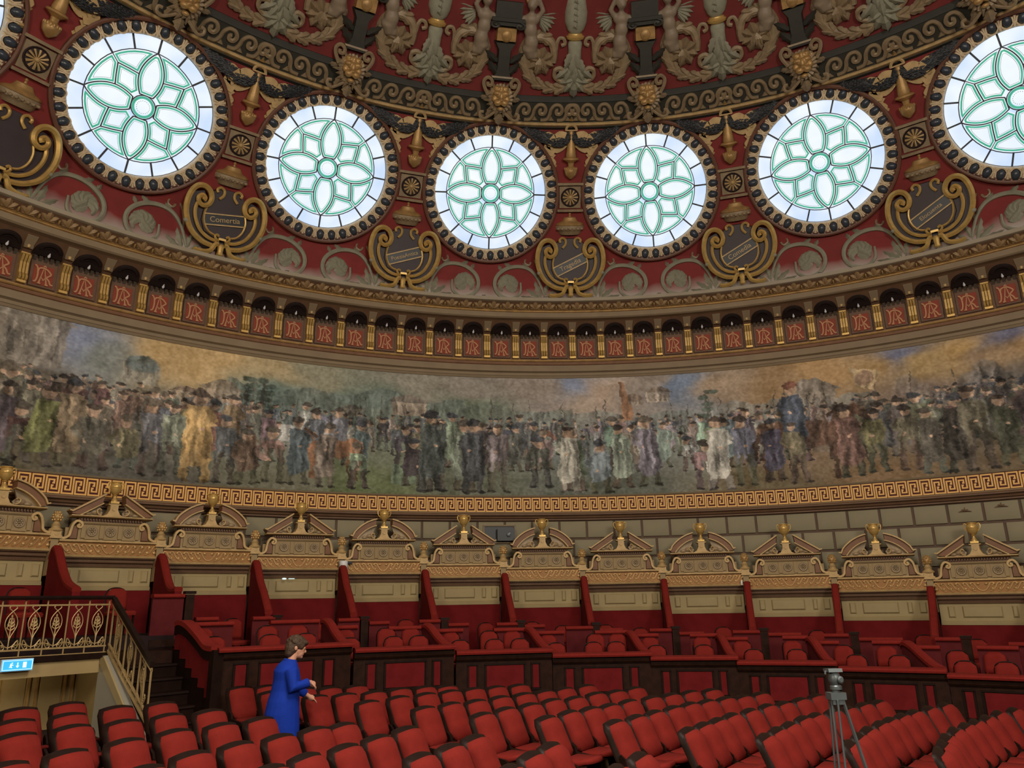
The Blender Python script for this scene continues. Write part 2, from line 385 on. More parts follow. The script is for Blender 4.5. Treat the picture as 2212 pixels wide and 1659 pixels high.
# wall: a round drum, stone below, plain plaster behind the painting
mb = MB(); mb.sweep([(14.27, -3.2), (14.27, 2.0), (14.6, 2.0), (14.6, -3.2)], -180, 180, 144)
wall = obj('wall_back', mb.mesh('wall_back', M['joint']), kind='structure')
mb = MB(); mb.sweep([(14.27, 2.0), (14.27, 7.3), (14.6, 7.3), (14.6, 2.0)], -180, 180, 144)
obj('wall_upper', mb.mesh('wall_upper', M['plain_wall']), kind='structure')
# coursed stone blocks, each one proud of its joints
def block_mesh(name, z0, z1, ph):
    g = 0.055 / 14.25 * 180 / PI / 2; b = MB(); k = 3; prof = []
    vs = []; fs = []
    lay = [(14.29, 0.0), (14.235, 0.0), (14.225, 0.012)]
    for R, ins in lay:
        row = []
        for zz in (z0 + 0.028 + ins, z1 - 0.028 - ins):
            for i in range(k + 1):
                a = math.radians(-ph / 2 + g + ins * 4 + (ph - 2 * g - ins * 8) * i / k); vs.append((R * math.sin(a), R * math.cos(a), zz + ZO))
    m = 2 * (k + 1); loop = list(range(k + 1)) + list(range(2 * k + 1, k, -1))
    for l in range(2):
        for i in range(m):
            a, c = loop[i], loop[(i + 1) % m]; fs.append((l * m + a, l * m + c, (l + 1) * m + c, (l + 1) * m + a))
    for i in range(k): fs.append((2 * m + i, 2 * m + i + 1, 2 * m + k + 2 + i, 2 * m + k + 1 + i))
    b.add(vs, fs); return b.mesh(name, M['stone'])
PITCH = 2.68; COURSES = [(1.455, 1.895), (1.012, 1.452), (0.57, 1.01)]
for ci, (z0, z1) in enumerate(COURSES):
    me = block_mesh('stone_block', z0, z1, PITCH)
    for i in range(-23, 18):
        ph = 8.85 + PITCH * (i + 0.5 + (0.5 if ci % 2 else 0)); o = obj('stone_block', me, wall, ring(ph))
# mouldings: each is one ring of the room's trim
def trim(n, prof, m, a0=-180, a1=180, seg=180, label=None):
    b = MB(); b.sweep(prof, a0, a1, seg); o = obj('trim_%d' % n, b.mesh('trim_%d' % n, m, angle=0.4), kind='structure')
    if label: o['label'] = label
    return o
trim(1, [(14.3, 1.88), (14.19, 1.90), (14.19, 1.93), (14.14, 1.95), (14.12, 1.99), (14.05, 2.01), (14.05, 2.04), (14.10, 2.055), (14.14, 2.07), (14.3, 2.07)], M['brown'], label='dark stepped cornice under the key pattern band')
trim(2, [(14.3, 2.0), (14.16, 2.0), (14.16, 2.065), (14.20, 2.10), (14.3, 2.10)], M['beige'], label='taupe ledge directly below the key pattern band')
key = trim(3, [(14.3, 2.09), (14.215, 2.09), (14.215, 2.47), (14.3, 2.47)], M['key_red'], label='dark red band carrying the gold key pattern')
trim(4, [(14.3, 2.465), (14.20, 2.465), (14.19, 2.49), (14.2, 2.505), (14.22, 2.51), (14.3, 2.52)], M['cream_dark'], label='thin moulding between painting and key pattern')
# gold key pattern: one raised meander unit, repeated
kw = math.radians(0.94) * 14.2; kh = 0.34
path = [(.55, .43), (.42, .43), (.42, .25), (.79, .25), (.79, .955), (0.0, .955), (0.0, .045), (-.81, .045), (-.81, .75), (-.43, .75), (-.43, .57), (-.56, .57)]
mb = MB(); mb.stroke([((u - 0.0) * kw, v * kh) for u, v in path], 0.030, 0.012, -0.010)
kme = mb.mesh('key_meander', M['key_gold'], False)
for i in range(-58, 59): obj('key_meander', kme, key, at(0.94 * i + 0.2, 14.215, 2.11))
# frame of the painting, architrave, gilt bead
trim(5, [(14.3, 5.50), (14.20, 5.50), (14.17, 5.55), (14.15, 5.555), (14.15, 5.62), (14.10, 5.64), (14.07, 5.645), (14.07, 5.80), (14.3, 5.80)], M['beige'], label='plain taupe architrave above the painting')
trim(6, [(14.3, 5.80), (14.06, 5.80), (14.03, 5.815), (14.03, 5.835), (14.05, 5.85), (14.05, 5.88), (14.3, 5.88)], M['rust'], label='rust coloured moulding under the monogram frieze')
trim(7, [(14.1, 5.88), (14.015, 5.88), (13.995, 5.90), (13.985, 5.925), (14.1, 5.94)], M['gilt_old'], label='thin gilded bead under the monogram frieze')
fr = trim(8, [(14.3, 5.93), (14.03, 5.93), (14.03, 6.56), (13.55, 6.93), (14.3, 6.95)], M['brown'], label='frieze of gilded brackets and red monogram panels')
BP = 3.0
def front_slab(w0, w1, z0, z1, R, th):        # slab on a vertical face, local x/z, face towards the hall
    return [(-w0 / 2, z0), (w0 / 2, z0), (w1 / 2, z1), (-w1 / 2, z1)]
# gilded triple bracket
mb = MB(); wq = 0.155
mb.box((0, 0.0, 0.02), (wq, 0.10, 0.05)); mb.box((0, 0.0, 0.585), (wq, 0.12, 0.04))
for x in (-0.055, 0, 0.055):
    pr = [(0.05, 0.04), (-0.10, 0.05), (-0.125, 0.085), (-0.115, 0.13), (-0.075, 0.18), (-0.07, 0.40), (-0.12, 0.47), (-0.145, 0.52), (-0.12, 0.56), (0.05, 0.57)]
    mb.prism_x(pr, x - 0.021, x + 0.021)
bra = mb.mesh('bracket', M['gilt'], True, 0.5)
# monogram panel: a framed red tile with the interlaced letters A and R
mb = MB(); mb.prism([(-0.25, 0.0), (0.25, 0.0), (0.25, 0.60), (-0.25, 0.60)], 0.06, 0.0, 0.02); pan = mb.mesh('panel_frame', M['brown'])
mb = MB(); mb.prism([(-0.185, 0.05), (0.185, 0.05), (0.185, 0.47), (-0.185, 0.47)], 0.02, -0.008, 0.008); tile = mb.mesh('monogram_panel', M['panel_red'])
mb = MB()
def mono(pts, wd=0.030): mb.stroke([((x - 0.5) * 0.34, 0.065 + y * 0.385) for x, y in pts], wd, 0.0, -0.016 - 0.0022 * (len(mb.v) % 17))
mono([(.30, .03), (.50, .98), (.70, .03)]); mono([(.22, .03), (.38, .03)]); mono([(.62, .03), (.78, .03)]); mono([(.42, .93), (.5, 1.0), (.58, .93)], 0.02)
mono(smooth([(.37, .36), (.45, .30), (.5, .22), (.55, .30), (.63, .36)], 3), 0.018)
mono(smooth([(.0, .95), (.10, .90), (.17, .74), (.19, .52), (.17, .28), (.10, .10), (.0, .09)], 4))
mono(smooth([(.17, .62), (.24, .82), (.42, .88), (.60, .86), (.80, .72), (.86, .60), (.64, .42)], 4)); mono(smooth([(.64, .42), (.80, .28), (.90, .10), (1.03, .10)], 4))
mme = mb.mesh('monogram', M['mono'], False)
# dark coffer arch with its bulb and dentil teeth, on the sloping soffit
mb = MB(); a_ = [(-0.30, 0.0)] + [(0.27 * math.cos(math.radians(180 - 180 * i / 14)), 0.10 + 0.25 * math.sin(math.radians(180 * i / 14))) for i in range(15)] + [(0.30, 0.0)]
mb.prism(a_, 0.05, -0.05, 0.03); mb.stroke(arc(0, 0.12, 0.19, 20, 160, 12), 0.035, -0.03, -0.085); mb.stroke(arc(0, 0.12, 0.12, 30, 150, 8), 0.02, -0.03, -0.07)
cof = mb.mesh('coffer', M['arch'])
mb = MB(); mb.box((0, 0, 0), (0.056, 0.06, 0.12)); too = mb.mesh('dentil', M['tooth'], False)
mb = MB(); mb.lathe([(0.008, 0.075), (0.015, 0.06), (0.016, 0.045), (0.03, 0.02), (0.034, 0.0), (0.026, -0.026), (0.008, -0.036)], 8); bulb = mb.mesh('light_bulb', M['bulb'])
mb = MB(); mb.prism([(-0.085, 0.0), (0.085, 0.0), (0.105, 0.30), (-0.105, 0.30)], 0.04, -0.03, 0.01); mb.box((0, -0.03, 0.05), (0.16, 0.06, 0.05)); slab = mb.mesh('soffit_slab', M['beige'])
mb = MB(); mb.lathe([(0.03, 0.03), (0.035, 0.0), (0.02, -0.03)], 8); drop = mb.mesh('pendant_drop', M['gilt_dull'])
soff = math.atan2(14.0 - 13.55, 6.91 - 6.56)
for i in range(-20, 19):
    ph = BP * i
    obj('bracket', bra, fr, at(ph, 13.98, 5.955))
    ph2 = ph + BP / 2
    pf = obj('panel_frame', pan, fr, at(ph2, 13.99, 5.95)); t2 = obj('monogram_panel', tile, pf)
    obj('monogram', mme, pf, T_(0, -0.008, 0))
    cf = obj('coffer', cof, fr, at(ph2, 13.97, 6.60) @ RX(soff))
    obj('light_bulb', bulb, cf, T_(0, -0.11, 0.09) @ S3(0.8, 0.8, 0.9))
    for q in range(5): obj('dentil', too, cf, T_((q - 2) * 0.098, -0.05, -0.05))
    obj('soffit_slab', slab, fr, at(ph, 13.92, 6.66) @ RX(soff)); obj('pendant_drop', drop, fr, at(ph, 13.84, 6.66))
trim(9, [(14.0, 6.86), (13.50, 6.86), (13.47, 6.88), (13.46, 6.885), (13.46, 7.00), (14.0, 7.0)], M['beige'], label='plain taupe corona above the black coffers')
trim(10, [(13.9, 7.0), (13.45, 7.0), (13.42, 7.01), (13.42, 7.03), (13.40, 7.04), (13.38, 7.055), (13.9, 7.055)], M['gilt_old'], label='gilded fillet of the great cornice')
cy = trim(11, [(13.9, 7.055), (13.37, 7.055), (13.35, 7.09), (13.30, 7.14), (13.22, 7.185), (13.9, 7.2)], M['brown'], label='cornice moulding carved with acanthus leaves')
trim(12, [(14.1, 7.185), (13.17, 7.195), (13.15, 7.20), (13.12, 7.265), (13.13, 7.275), (14.1, 7.33)], M['ledge'], label='pale ledge at the foot of the dome')
mb = MB()
for k in (-1, 0, 1): leaf(mb, (k * 0.01, 0.0), 90 - k * 42, 0.17 if k == 0 else 0.15, 0.13, 0.0, 0.02, 3)
mb.box((0, -0.005, 0.012), (0.16, 0.03, 0.024)); acl = mb.mesh('acanthus_leaf', M['cornice_leaf'])
mb = MB(); mb.ball((0, -0.02, 0.05), (0.022, 0.03, 0.05), 6, 4); mb.box((0, 0, 0.01), (0.03, 0.05, 0.02)); dl = mb.mesh('leaf_bud', M['gilt_old'])
ct = math.atan2(13.36 - 13.22, 0.13)
for i in range(-40, 38):
    obj('acanthus_leaf', acl, cy, at(1.5 * i + 0.4, 13.355, 7.06) @ RX(ct) @ S3(1.35, 1.2, 1.12)); obj('leaf_bud', dl, cy, at(1.5 * i + 1.15, 13.35, 7.06) @ RX(ct))

# ============================================================ dome
NB = 20; SW = 2.98; HW = 1.715; HR = 1.60
vs = []; fs = []
for k in range(NB):
    c0 = 9.0 + 18.0 * k; base = len(vs); nt_, nr = 64, 5
    for i in range(nt_):
        th = 2 * PI * (i + 0.5) / nt_; cx, cz = math.cos(th), math.sin(th)
        R0 = dome(SW + HR * cz)[0]; p0 = (math.degrees(HR * cx / R0), HR * cz)
        ex, ez = cx * 9.0, cz * HW; sc = 1 / max(abs(ex) / 9.0, abs(ez) / HW); p1 = (ex * sc, ez * sc)
        for j in range(nr):
            t = j / (nr - 1); ph = c0 + p0[0] + (p1[0] - p0[0]) * t; s_ = SW + p0[1] + (p1[1] - p0[1]) * t
            R, z, _t = dome(s_); a = math.radians(ph); vs.append((R * math.sin(a), R * math.cos(a), z + ZO))
    for i in range(nt_):
        i2 = (i + 1) % nt_
        for j in range(nr - 1): fs.append((base + i * nr + j, base + i * nr + j + 1, base + i2 * nr + j + 1, base + i2 * nr + j))
    # corners of the bay
    for q in range(4):
        th0 = [45, 135, 225, 315][q]
        i = int(th0 / 360 * nt_) - 1; i2 = (i + 1) % nt_
        sx, sz = [(1, 1), (-1, 1), (-1, -1), (1, -1)][q]
        R, z, _t = dome(SW + sz * HW); a = math.radians(c0 + sx * 9.0); vs.append((R * math.sin(a), R * math.cos(a), z + ZO))
        fs.append((base + i * nr + nr - 1, len(vs) - 1, base + i2 * nr + nr - 1))
mb = MB(); mb.add(vs, fs)
mb.sweep([(14.05, 7.28), (14.03, 7.6), (14.0, 8.0), (13.95, 8.6), (13.935, 8.62)], -180, 180, 180, closed=False)
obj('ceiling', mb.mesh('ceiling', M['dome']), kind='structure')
mb = MB(); mb.sweep([(11.26, 11.74)] + [DOME[i] for i in range(6, 11)], -180, 180, 120, closed=False)
mb.sweep([(14.6, 7.2), (14.6, 10.5), (12.0, 14.2), (0.02, 16.2)], -180, 180, 72, closed=False)
obj('ceiling_crown', mb.mesh('ceiling_crown', M['dome_red']), kind='structure')

# wave band ring between windows and upper dome
wv = trim(13, [(12.35, 11.36), (11.95, 11.34), (11.93, 11.37), (11.84, 11.38), (11.83, 11.41), (11.40, 11.66), (11.37, 11.645), (11.33, 11.69), (11.25, 11.77), (12.3, 12.0)], M['dark_green'], label='dark green ring with bronze wave scrolls below the upper dome')
trim(14, [(12.0, 11.37), (11.90, 11.335), (11.85, 11.335), (11.82, 11.37), (11.84, 11.42), (12.0, 11.44)], M['gilt_dull'], label='thin bronze rim under the wave scroll ring')
wt = math.atan2(0.43, 0.25)
mb = MB(); u = 0.305
mb.tube(xz(smooth([(-0.16, 0.045), (-0.05, 0.06), (0.0, 0.14), (0.02, 0.24), (0.09, 0.325), (0.19, 0.32), (0.235, 0.24), (0.20, 0.165), (0.135, 0.17), (0.125, 0.225), (0.16, 0.24)], 4), -0.03), [0.036] * 41, 5, 0.8)
mb.prism([(-0.02, 0.03), (0.10, 0.03), (0.03, 0.12)], 0.0, -0.035, 0.01)
wsc = mb.mesh('wave_scroll', M['taupe_orn'])
mb = MB(); mb.prism([(-0.06, 0.03), (0.06, 0.03), (0.0, 0.16)], 0.0, -0.05, 0.02); mb.ball((0, -0.03, 0.24), 0.03, 6, 4); wtr = mb.mesh('wave_centre', M['gilt_old'])
for k in range(-3, 4):
    for sgn in (-1, 1):
        for j in range(4):
            obj('wave_scroll', wsc, wv, at(18 * k + sgn * (j * 2.0 + 0.75), 11.83, 11.41) @ RX(wt) @ SX(-sgn) @ S3(1.32, 1, 1.36))
    obj('wave_centre', wtr, wv, at(18 * k, 11.83, 11.41) @ RX(wt))

# ------------------------------------------------------------ round windows
GR = 1.45
def petal_w(r): return 0.165 * max(0.0, math.sin(PI * min(1, max(0, (r - 0.06) / 0.715)))) ** 0.75
def q_pts():
    """outlines of the leaded panes in one quadrant, radius 1 = edge of the glass"""
    pet = [(r, petal_w(r)) for r in lerp(0.165, 0.77, 22)] + [(0.775, 0.0)] + [(r, -petal_w(r)) for r in lerp(0.77, 0.165, 22)]
    k1 = [(r, petal_w(r)) for r in lerp(0.19, 0.42, 6)]
    kite = k1 + [(0.44, 0.30), (0.455, 0.455), (0.30, 0.44)] + [(b, a) for a, b in reversed(k1)]
    sd = [(r, petal_w(r)) for r in lerp(0.42, 0.765, 8)] + [(0.775, 0.0)]
    seg = sd + [(0.775 * math.cos(a), 0.775 * math.sin(a)) for a in lerp(0.02, PI / 4, 7)] + [(0.455, 0.455), (0.44, 0.30)]
    return pet, kite, seg, [(b, a) for a, b in seg][::-1]
pet, kite, sega, segb = q_pts()
def rot(poly, a):
    c, s_ = math.cos(a), math.sin(a); return [(c * x - s_ * y, s_ * x + c * y) for x, y in poly]
def scale(poly, k): return [(x * k, y * k) for x, y in poly]
def pane_mesh(poly, m, name='pane'):
    b = MB(); b.prism(scale(poly, GR), 0.012, 0.0); return b.mesh(name, m, False)
win_parts = []                                    # (name, mesh, matrix)
A0 = math.radians(2)
for q in range(4):
    a = A0 + q * PI / 2
    for pl in (pet, kite, sega, segb): win_parts.append(('pane', pane_mesh(inset_clean(rot(pl, a), 0.006), M['pane_in'])))
om = None
for i in range(16):
    a0 = A0 + 2 * PI * i / 16; pl = [(0.985 * math.cos(a), 0.985 * math.sin(a)) for a in lerp(a0 + 0.008, a0 + PI / 8 - 0.008, 5)] + [(0.783 * math.cos(a), 0.783 * math.sin(a)) for a in lerp(a0 + PI / 8 - 0.01, a0 + 0.01, 5)]
    win_parts.append(('pane', pane_mesh(pl, M['pane'])))
win_parts.append(('pane', pane_mesh([(0.105 * math.cos(a), 0.105 * math.sin(a)) for a in lerp(0, 2 * PI - PI / 10, 20)], M['pane_in'])))
mb = MB()
circ = lambda r, n=48: [(r * math.cos(2 * PI * i / n), r * math.sin(2 * PI * i / n)) for i in range(n)]
for q in range(4):
    a = A0 + q * PI / 2
    mb.stroke(scale(rot(pet, a), GR), 0.024, 0.0, -0.02, True)
    mb.stroke(scale(rot([(0.42, petal_w(0.42)), (0.44, 0.30), (0.455, 0.455), (0.30, 0.44), (petal_w(0.42), 0.42)], a), GR), 0.024, 0.0, -0.02)
    mb.stroke(scale(rot([(0.455, 0.455), (0.548, 0.548)], a), GR), 0.016, 0.0, -0.02)
mb.stroke(scale(circ(0.778), GR), 0.018, 0.0, -0.022, True); mb.stroke(scale(circ(0.165, 24), GR), 0.02, 0.0, -0.025, True); mb.stroke(scale(circ(0.985, 64), GR), 0.03, 0.0, -0.025, True)
for i in range(16):
    a = A0 + 2 * PI * i / 16; mb.stroke([(0.78 * GR * math.cos(a), 0.78 * GR * math.sin(a)), (0.985 * GR * math.cos(a), 0.985 * GR * math.sin(a))], 0.036, 0.0, -0.025)
lead_me = mb.mesh('lead_came', M['lead'], False)
mb = MB()
for q in range(4):
    a = A0 + q * PI / 2
    for pl in (pet, kite, sega, segb):
        ip = inset_clean(rot(pl, a), 0.031); mb.stroke(scale(ip, GR), 0.036, 0.0, -0.006, True)
mb.stroke(scale(circ(0.135, 24), GR), 0.05, 0.0, -0.006, True)
green_me = mb.mesh('green_border', M['green'], False)
mb = MB()
for q in range(4):
    a = A0 + q * PI / 2
    for pl in (pet, kite, sega, segb): mb.stroke(scale(inset_clean(rot(pl, a), 0.058), GR), 0.005, 0.0, -0.005, True)
for i in range(20):
    a = 2 * PI * i / 20; mb.box((0.088 * GR * math.cos(a), 0, 0.088 * GR * math.sin(a)), (0.012, 0.01, 0.012))
fine_me = mb.mesh('fine_line', M['lead'], False)
def torus_ring(r, prof, n=64):
    """closed profile of (dr, y) carried round a circle of radius r in x,z"""
    b = MB(); m = len(prof); vs = []; fs = []
    for i in range(n):
        a = 2 * PI * i / n
        for dr, y in prof: vs.append(((r + dr) * math.cos(a), y, (r + dr) * math.sin(a)))
    for i in range(n):
        for k in range(m): fs.append((i * m + k, i * m + (k + 1) % m, ((i + 1) % n) * m + (k + 1) % m, ((i + 1) % n) * m + k))
    return b.add(vs, fs)
rim_me = torus_ring(1.45, [(-0.03, 0.10), (-0.03, -0.02), (-0.01, -0.05), (0.02, -0.05), (0.035, -0.03), (0.035, 0.10)]).mesh('inner_rim', M['dart'])
bed_me = torus_ring(1.55, [(-0.07, 0.10), (-0.07, -0.01), (0.09, -0.10), (0.12, -0.10), (0.12, 0.12)]).mesh('egg_bed', M['ring'])
out_me = torus_ring(1.71, [(-0.03, 0.15), (-0.03, -0.13), (-0.04, -0.17), (0.0, -0.185), (0.035, -0.17), (0.05, -0.12), (0.055, 0.2)]).mesh('outer_moulding', M['ring'])
mb = MB(); mb.ball((0, 0, 0), (0.086, 0.085, 0.122), 12, 7); egg_me = mb.mesh('egg', M['egg'])
mb = MB(); mb.stroke(smooth([(-0.108, -0.06), (-0.098, 0.06), (-0.06, 0.12)], 3), 0.03, 0.02, -0.045); mb.stroke(smooth([(0.108, -0.06), (0.098, 0.06), (0.06, 0.12)], 3), 0.03, 0.02, -0.045); mb.stroke(smooth([(-0.10, -0.06), (-0.04, -0.125), (0.04, -0.125), (0.10, -0.06)], 3), 0.028, 0.02, -0.045)
cup_me = mb.mesh('egg_cup', M['dart'])
mb = MB(); mb.prism([(0, -0.15), (0.036, -0.095), (0.02, 0.0), (0.036, 0.11), (-0.036, 0.11), (-0.02, 0.0), (-0.036, -0.095)], 0.02, -0.05, 0.012); dart_me = mb.mesh('dart', M['dart'])
WNAME = {-63: 'cut off by the left edge of the view', -45: 'furthest left of those seen whole', -27: 'second from the left of those seen whole', -9: 'left of the Tragedia lyre', 9: 'right of the Tragedia lyre', 27: 'between the Comedia and Elocuenta lyres', 45: 'cut by the right edge of the view'}
disc_me = pane_mesh(circ(0.985, 48), M['pane'])
def build_window(num, ph, full):
    wn = struct('window_%d' % num, ondome(ph, SW), ('round leaded window with green petals, ' + WNAME[ph]) if ph in WNAME else None)
    if full:
        for nm, me in win_parts: obj(nm, me, wn, T_(0, 0.10, 0))
        obj('pane', disc_me, wn, T_(0, 0.115, 0)); obj('lead_came', lead_me, wn, T_(0, 0.10, 0)); obj('green_border', green_me, wn, T_(0, 0.10, 0)); obj('fine_line', fine_me, wn, T_(0, 0.10, 0))
        for i in range(36):
            a = 2 * PI * (i + 0.3) / 36; R_ = RY(-a + PI / 2)
            obj('egg', egg_me, wn, T_(1.575 * math.cos(a), -0.075, 1.575 * math.sin(a)) @ R_); obj('egg_cup', cup_me, wn, T_(1.56 * math.cos(a), -0.05, 1.56 * math.sin(a)) @ R_)
            a += PI / 36; obj('dart', dart_me, wn, T_(1.56 * math.cos(a), -0.055, 1.56 * math.sin(a)) @ RY(-a + PI / 2))
    else:
        obj('pane', disc_me, wn, T_(0, 0.10, 0))
    obj('inner_rim', rim_me, wn); obj('egg_bed', bed_me, wn); obj('outer_moulding', out_me, wn)
num = 1
for k in range(-4, 3): build_window(num, 9 + 18 * k, True); num += 1
for k in range(3, 16): build_window(num, 9 + 18 * k, False); num += 1

# ============================================================ dome ornaments
LY = {-54: None, -36: 'Comertia', -18: 'Poezia Antica', 0: 'Tragedia', 18: 'Comedia', 36: 'Elocuenta', 54: None}
LN = {-54: 'the lyre cut by the left edge', -36: 'the Comertia lyre', -18: 'the Poezia Antica lyre', 0: 'the Tragedia lyre', 18: 'the Comedia lyre', 36: 'the Elocuenta lyre'}
def text_mesh(txt, size, m, depth=0.006):
    cu = bpy.data.curves.new('lettering', 'FONT'); cu.body = txt; cu.size = size; cu.extrude = depth; cu.align_x = 'CENTER'; cu.align_y = 'CENTER'
    o = bpy.data.objects.new('tmp', cu); C.objects.link(o); me = bpy.data.meshes.new_from_object(o.evaluated_get(bpy.context.evaluated_depsgraph_get()))
    bpy.data.objects.remove(o); me.transform(RX(PI / 2)); me.materials.clear(); me.materials.append(m); me.name = 'lettering'
    return me
# lyre cartouche, origin at its foot, about 1.75 wide and 1.5 tall
sh = [(-0.16, 0.36), (0.16, 0.36)] + [(x, z) for x, z in [(0.42, 0.48), (0.52, 0.72), (0.50, 1.0), (0.42, 1.2), (0.36, 1.42), (0.22, 1.54), (-0.22, 1.54), (-0.36, 1.42), (-0.42, 1.2), (-0.50, 1.0), (-0.52, 0.72), (-0.42, 0.48)]]
mb = MB(); mb.prism(sh, 0.02, -0.07, 0.03); shield_me = mb.mesh('shield', M['shield'])
bk = [(-0.35, 0.12), (0.35, 0.12), (0.66, 0.36), (0.82, 0.66), (0.84, 1.0), (0.76, 1.32), (0.5, 1.42), (0.4, 1.2), (0.3, 0.5), (-0.3, 0.5), (-0.4, 1.2), (-0.5, 1.42), (-0.76, 1.32), (-0.84, 1.0), (-0.82, 0.66), (-0.66, 0.36)]
mb = MB(); mb.prism(bk, 0.05, -0.03, 0.03); back_me = mb.mesh('back_plate', M['shield'])
def arm_paths():
    outer = smooth([(0.20, 0.20), (0.42, 0.25), (0.66, 0.42), (0.81, 0.70), (0.855, 0.98), (0.81, 1.25), (0.70, 1.42), (0.55, 1.46), (0.42, 1.38), (0.365, 1.22), (0.41, 1.08), (0.52, 1.03), (0.615, 1.09), (0.63, 1.19), (0.56, 1.25), (0.50, 1.20), (0.53, 1.14)], 4)
    inner = smooth([(0.10, 0.33), (0.30, 0.36), (0.50, 0.50), (0.63, 0.74), (0.66, 0.95), (0.62, 1.10)], 4)
    edge = smooth([(0.12, 0.44), (0.30, 0.50), (0.42, 0.66), (0.455, 0.86), (0.42, 1.02)], 4)
    curl = smooth([(0.20, 1.26), (0.12, 1.36), (0.12, 1.47), (0.20, 1.52), (0.27, 1.47), (0.25, 1.40)], 4)
    return outer, inner, edge, curl
mb = MB(); o_, i_, e_, c_ = arm_paths()
ws = [0.055 + 0.012 * math.sin(PI * min(1, k / (len(o_) * 0.7))) for k in range(len(o_))]
mb.tube(xz(o_, -0.12), ws, 6, 1.3); mb.tube(xz(i_, -0.10), 0.042, 6, 1.2); mb.tube(xz(e_, -0.09), 0.025, 5, 1.2); mb.tube(xz(c_, -0.11), 0.032, 6, 1.2)
arm_me = mb.mesh('arm', M['gilt'])
mb = MB(); mb.ball((0.80, -0.13, 0.62), (0.075, 0.07, 0.06), 8, 5); clasp_me = mb.mesh('clasp', M['grey_orn'])
mb = MB()
for sg in (-1, 1):
    mb.tube([(sg * x, -0.15, z) for x, z in smooth([(0.06, 0.26), (0.13, 0.24), (0.17, 0.16), (0.22, 0.08), (0.34, 0.035), (0.50, 0.03), (0.56, 0.07)], 4)], [0.06, 0.06, 0.058, 0.058] + [0.055] * 17 + [0.05, 0.05, 0.045, 0.03], 6, 1.2)
    mb.tube([(sg * x, -0.14, z) for x, z in smooth([(0.06, 0.34), (0.12, 0.36), (0.16, 0.42), (0.12, 0.47), (0.08, 0.43)], 4)], 0.028, 6, 1.2)
mb.box((0, -0.14, 0.38), (0.16, 0.08, 0.05)); mb.lathe([(0.05, 0.0), (0.075, 0.03), (0.06, 0.1), (0.075, 0.22), (0.05, 0.27)], 8, c=(0, -0.15, 0))
foot_me = mb.mesh('foot', M['gilt'])
mb = MB()
for z in (-0.12, 0.12): mb.box((0, 0, z), (0.90, 0.03, 0.028))
bars_me = mb.mesh('ribbon_edge', M['gilt_dull'])
mb = MB(); mb.box((0, 0.01, 0), (0.88, 0.02, 0.22)); rib_me = mb.mesh('ribbon', M['black'])
mb = MB()
mb.lathe([(0.02, 0.50), (0.04, 0.47), (0.02, 0.44), (0.03, 0.40), (0.15, 0.38), (0.19, 0.31), (0.23, 0.27), (0.32, 0.24), (0.37, 0.20), (0.36, 0.18)], 14, sy=0.55)
lid_me = mb.mesh('dome_lid', M['gilt_old'])
mb = MB(); mb.lathe([(0.35, 0.18), (0.37, 0.15), (0.36, 0.06), (0.32, 0.04), (0.30, 0.0), (0.26, -0.06)], 14, sy=0.5)
for i in range(7): mb.ball((-0.30 + 0.10 * i, -0.19 + 0.012 * (i - 3) ** 2 * 0.6, 0.10), (0.05, 0.03, 0.035), 6, 4)
lidb_me = mb.mesh('lid_base', M['taupe_orn'])
for ph, word in LY.items():
    lab = ('gilded lyre cartouche lettered ' + word) if word else ('gilded lyre cartouche cut off by the %s edge of the view' % ('left' if ph < 0 else 'right'))
    if ph > 40: continue
    t = thing('lyre_cartouche', lab, 'ornament', ondome(ph, 0.30, 0.30) @ T_(0, -0.06, 0))
    obj('back_plate', back_me, t); obj('shield', shield_me, t)
    for sg in (1, -1): obj('arm', arm_me, t, SX(sg)); obj('clasp', clasp_me, t, SX(sg))
    obj('foot', foot_me, t)
    if word:
        rb = obj('ribbon', rib_me, t, T_(0.0, -0.09, 0.83) @ RY(-math.radians(26 if ph >= 0 else 10 if ph < -30 else 20)))
        obj('ribbon_edge', bars_me, rb, T_(0, -0.01, 0)); obj('lettering', text_mesh(word.replace(' ', ''), 0.17 if len(word) < 9 else 0.135, M['gilt_dull']), rb, T_(0, -0.008, 0))
    t2 = thing('urn_lid', 'gilded domed urn lid above ' + LN[ph], 'ornament', ondome(ph, 2.06))
    obj('dome_lid', lid_me, t2); obj('lid_base', lidb_me, t2)
# rosette blocks between the windows
mb = MB(); mb.prism([(-0.30, -0.30), (0.30, -0.30), (0.30, 0.30), (-0.30, 0.30)], 0.10, -0.05, 0.03); mb.box((0, -0.05, 0.33), (0.66, 0.16, 0.06)); mb.box((0, -0.05, -0.33), (0.66, 0.16, 0.06)); blk_me = mb.mesh('block', M['taupe_orn'])
mb = MB(); mb.lathe([(0.02, 0.0), (0.22, 0.0), (0.24, 0.03), (0.22, 0.06), (0.20, 0.03)], 20, T=RX(PI / 2) @ T_(0, 0, 0.04)); dish_me = mb.mesh('dish', M['shield'])
mb = MB()
for i in range(12):
    a = 2 * PI * i / 12; mb.tube([(0.05 * math.cos(a), -0.09, 0.05 * math.sin(a)), (0.12 * math.cos(a), -0.11, 0.12 * math.sin(a)), (0.19 * math.cos(a), -0.09, 0.19 * math.sin(a))], [0.012, 0.022, 0.026], 5)
mb.ball((0, -0.10, 0), (0.05, 0.04, 0.05), 8, 5); daisy_me = mb.mesh('daisy', M['gilt_dull'])
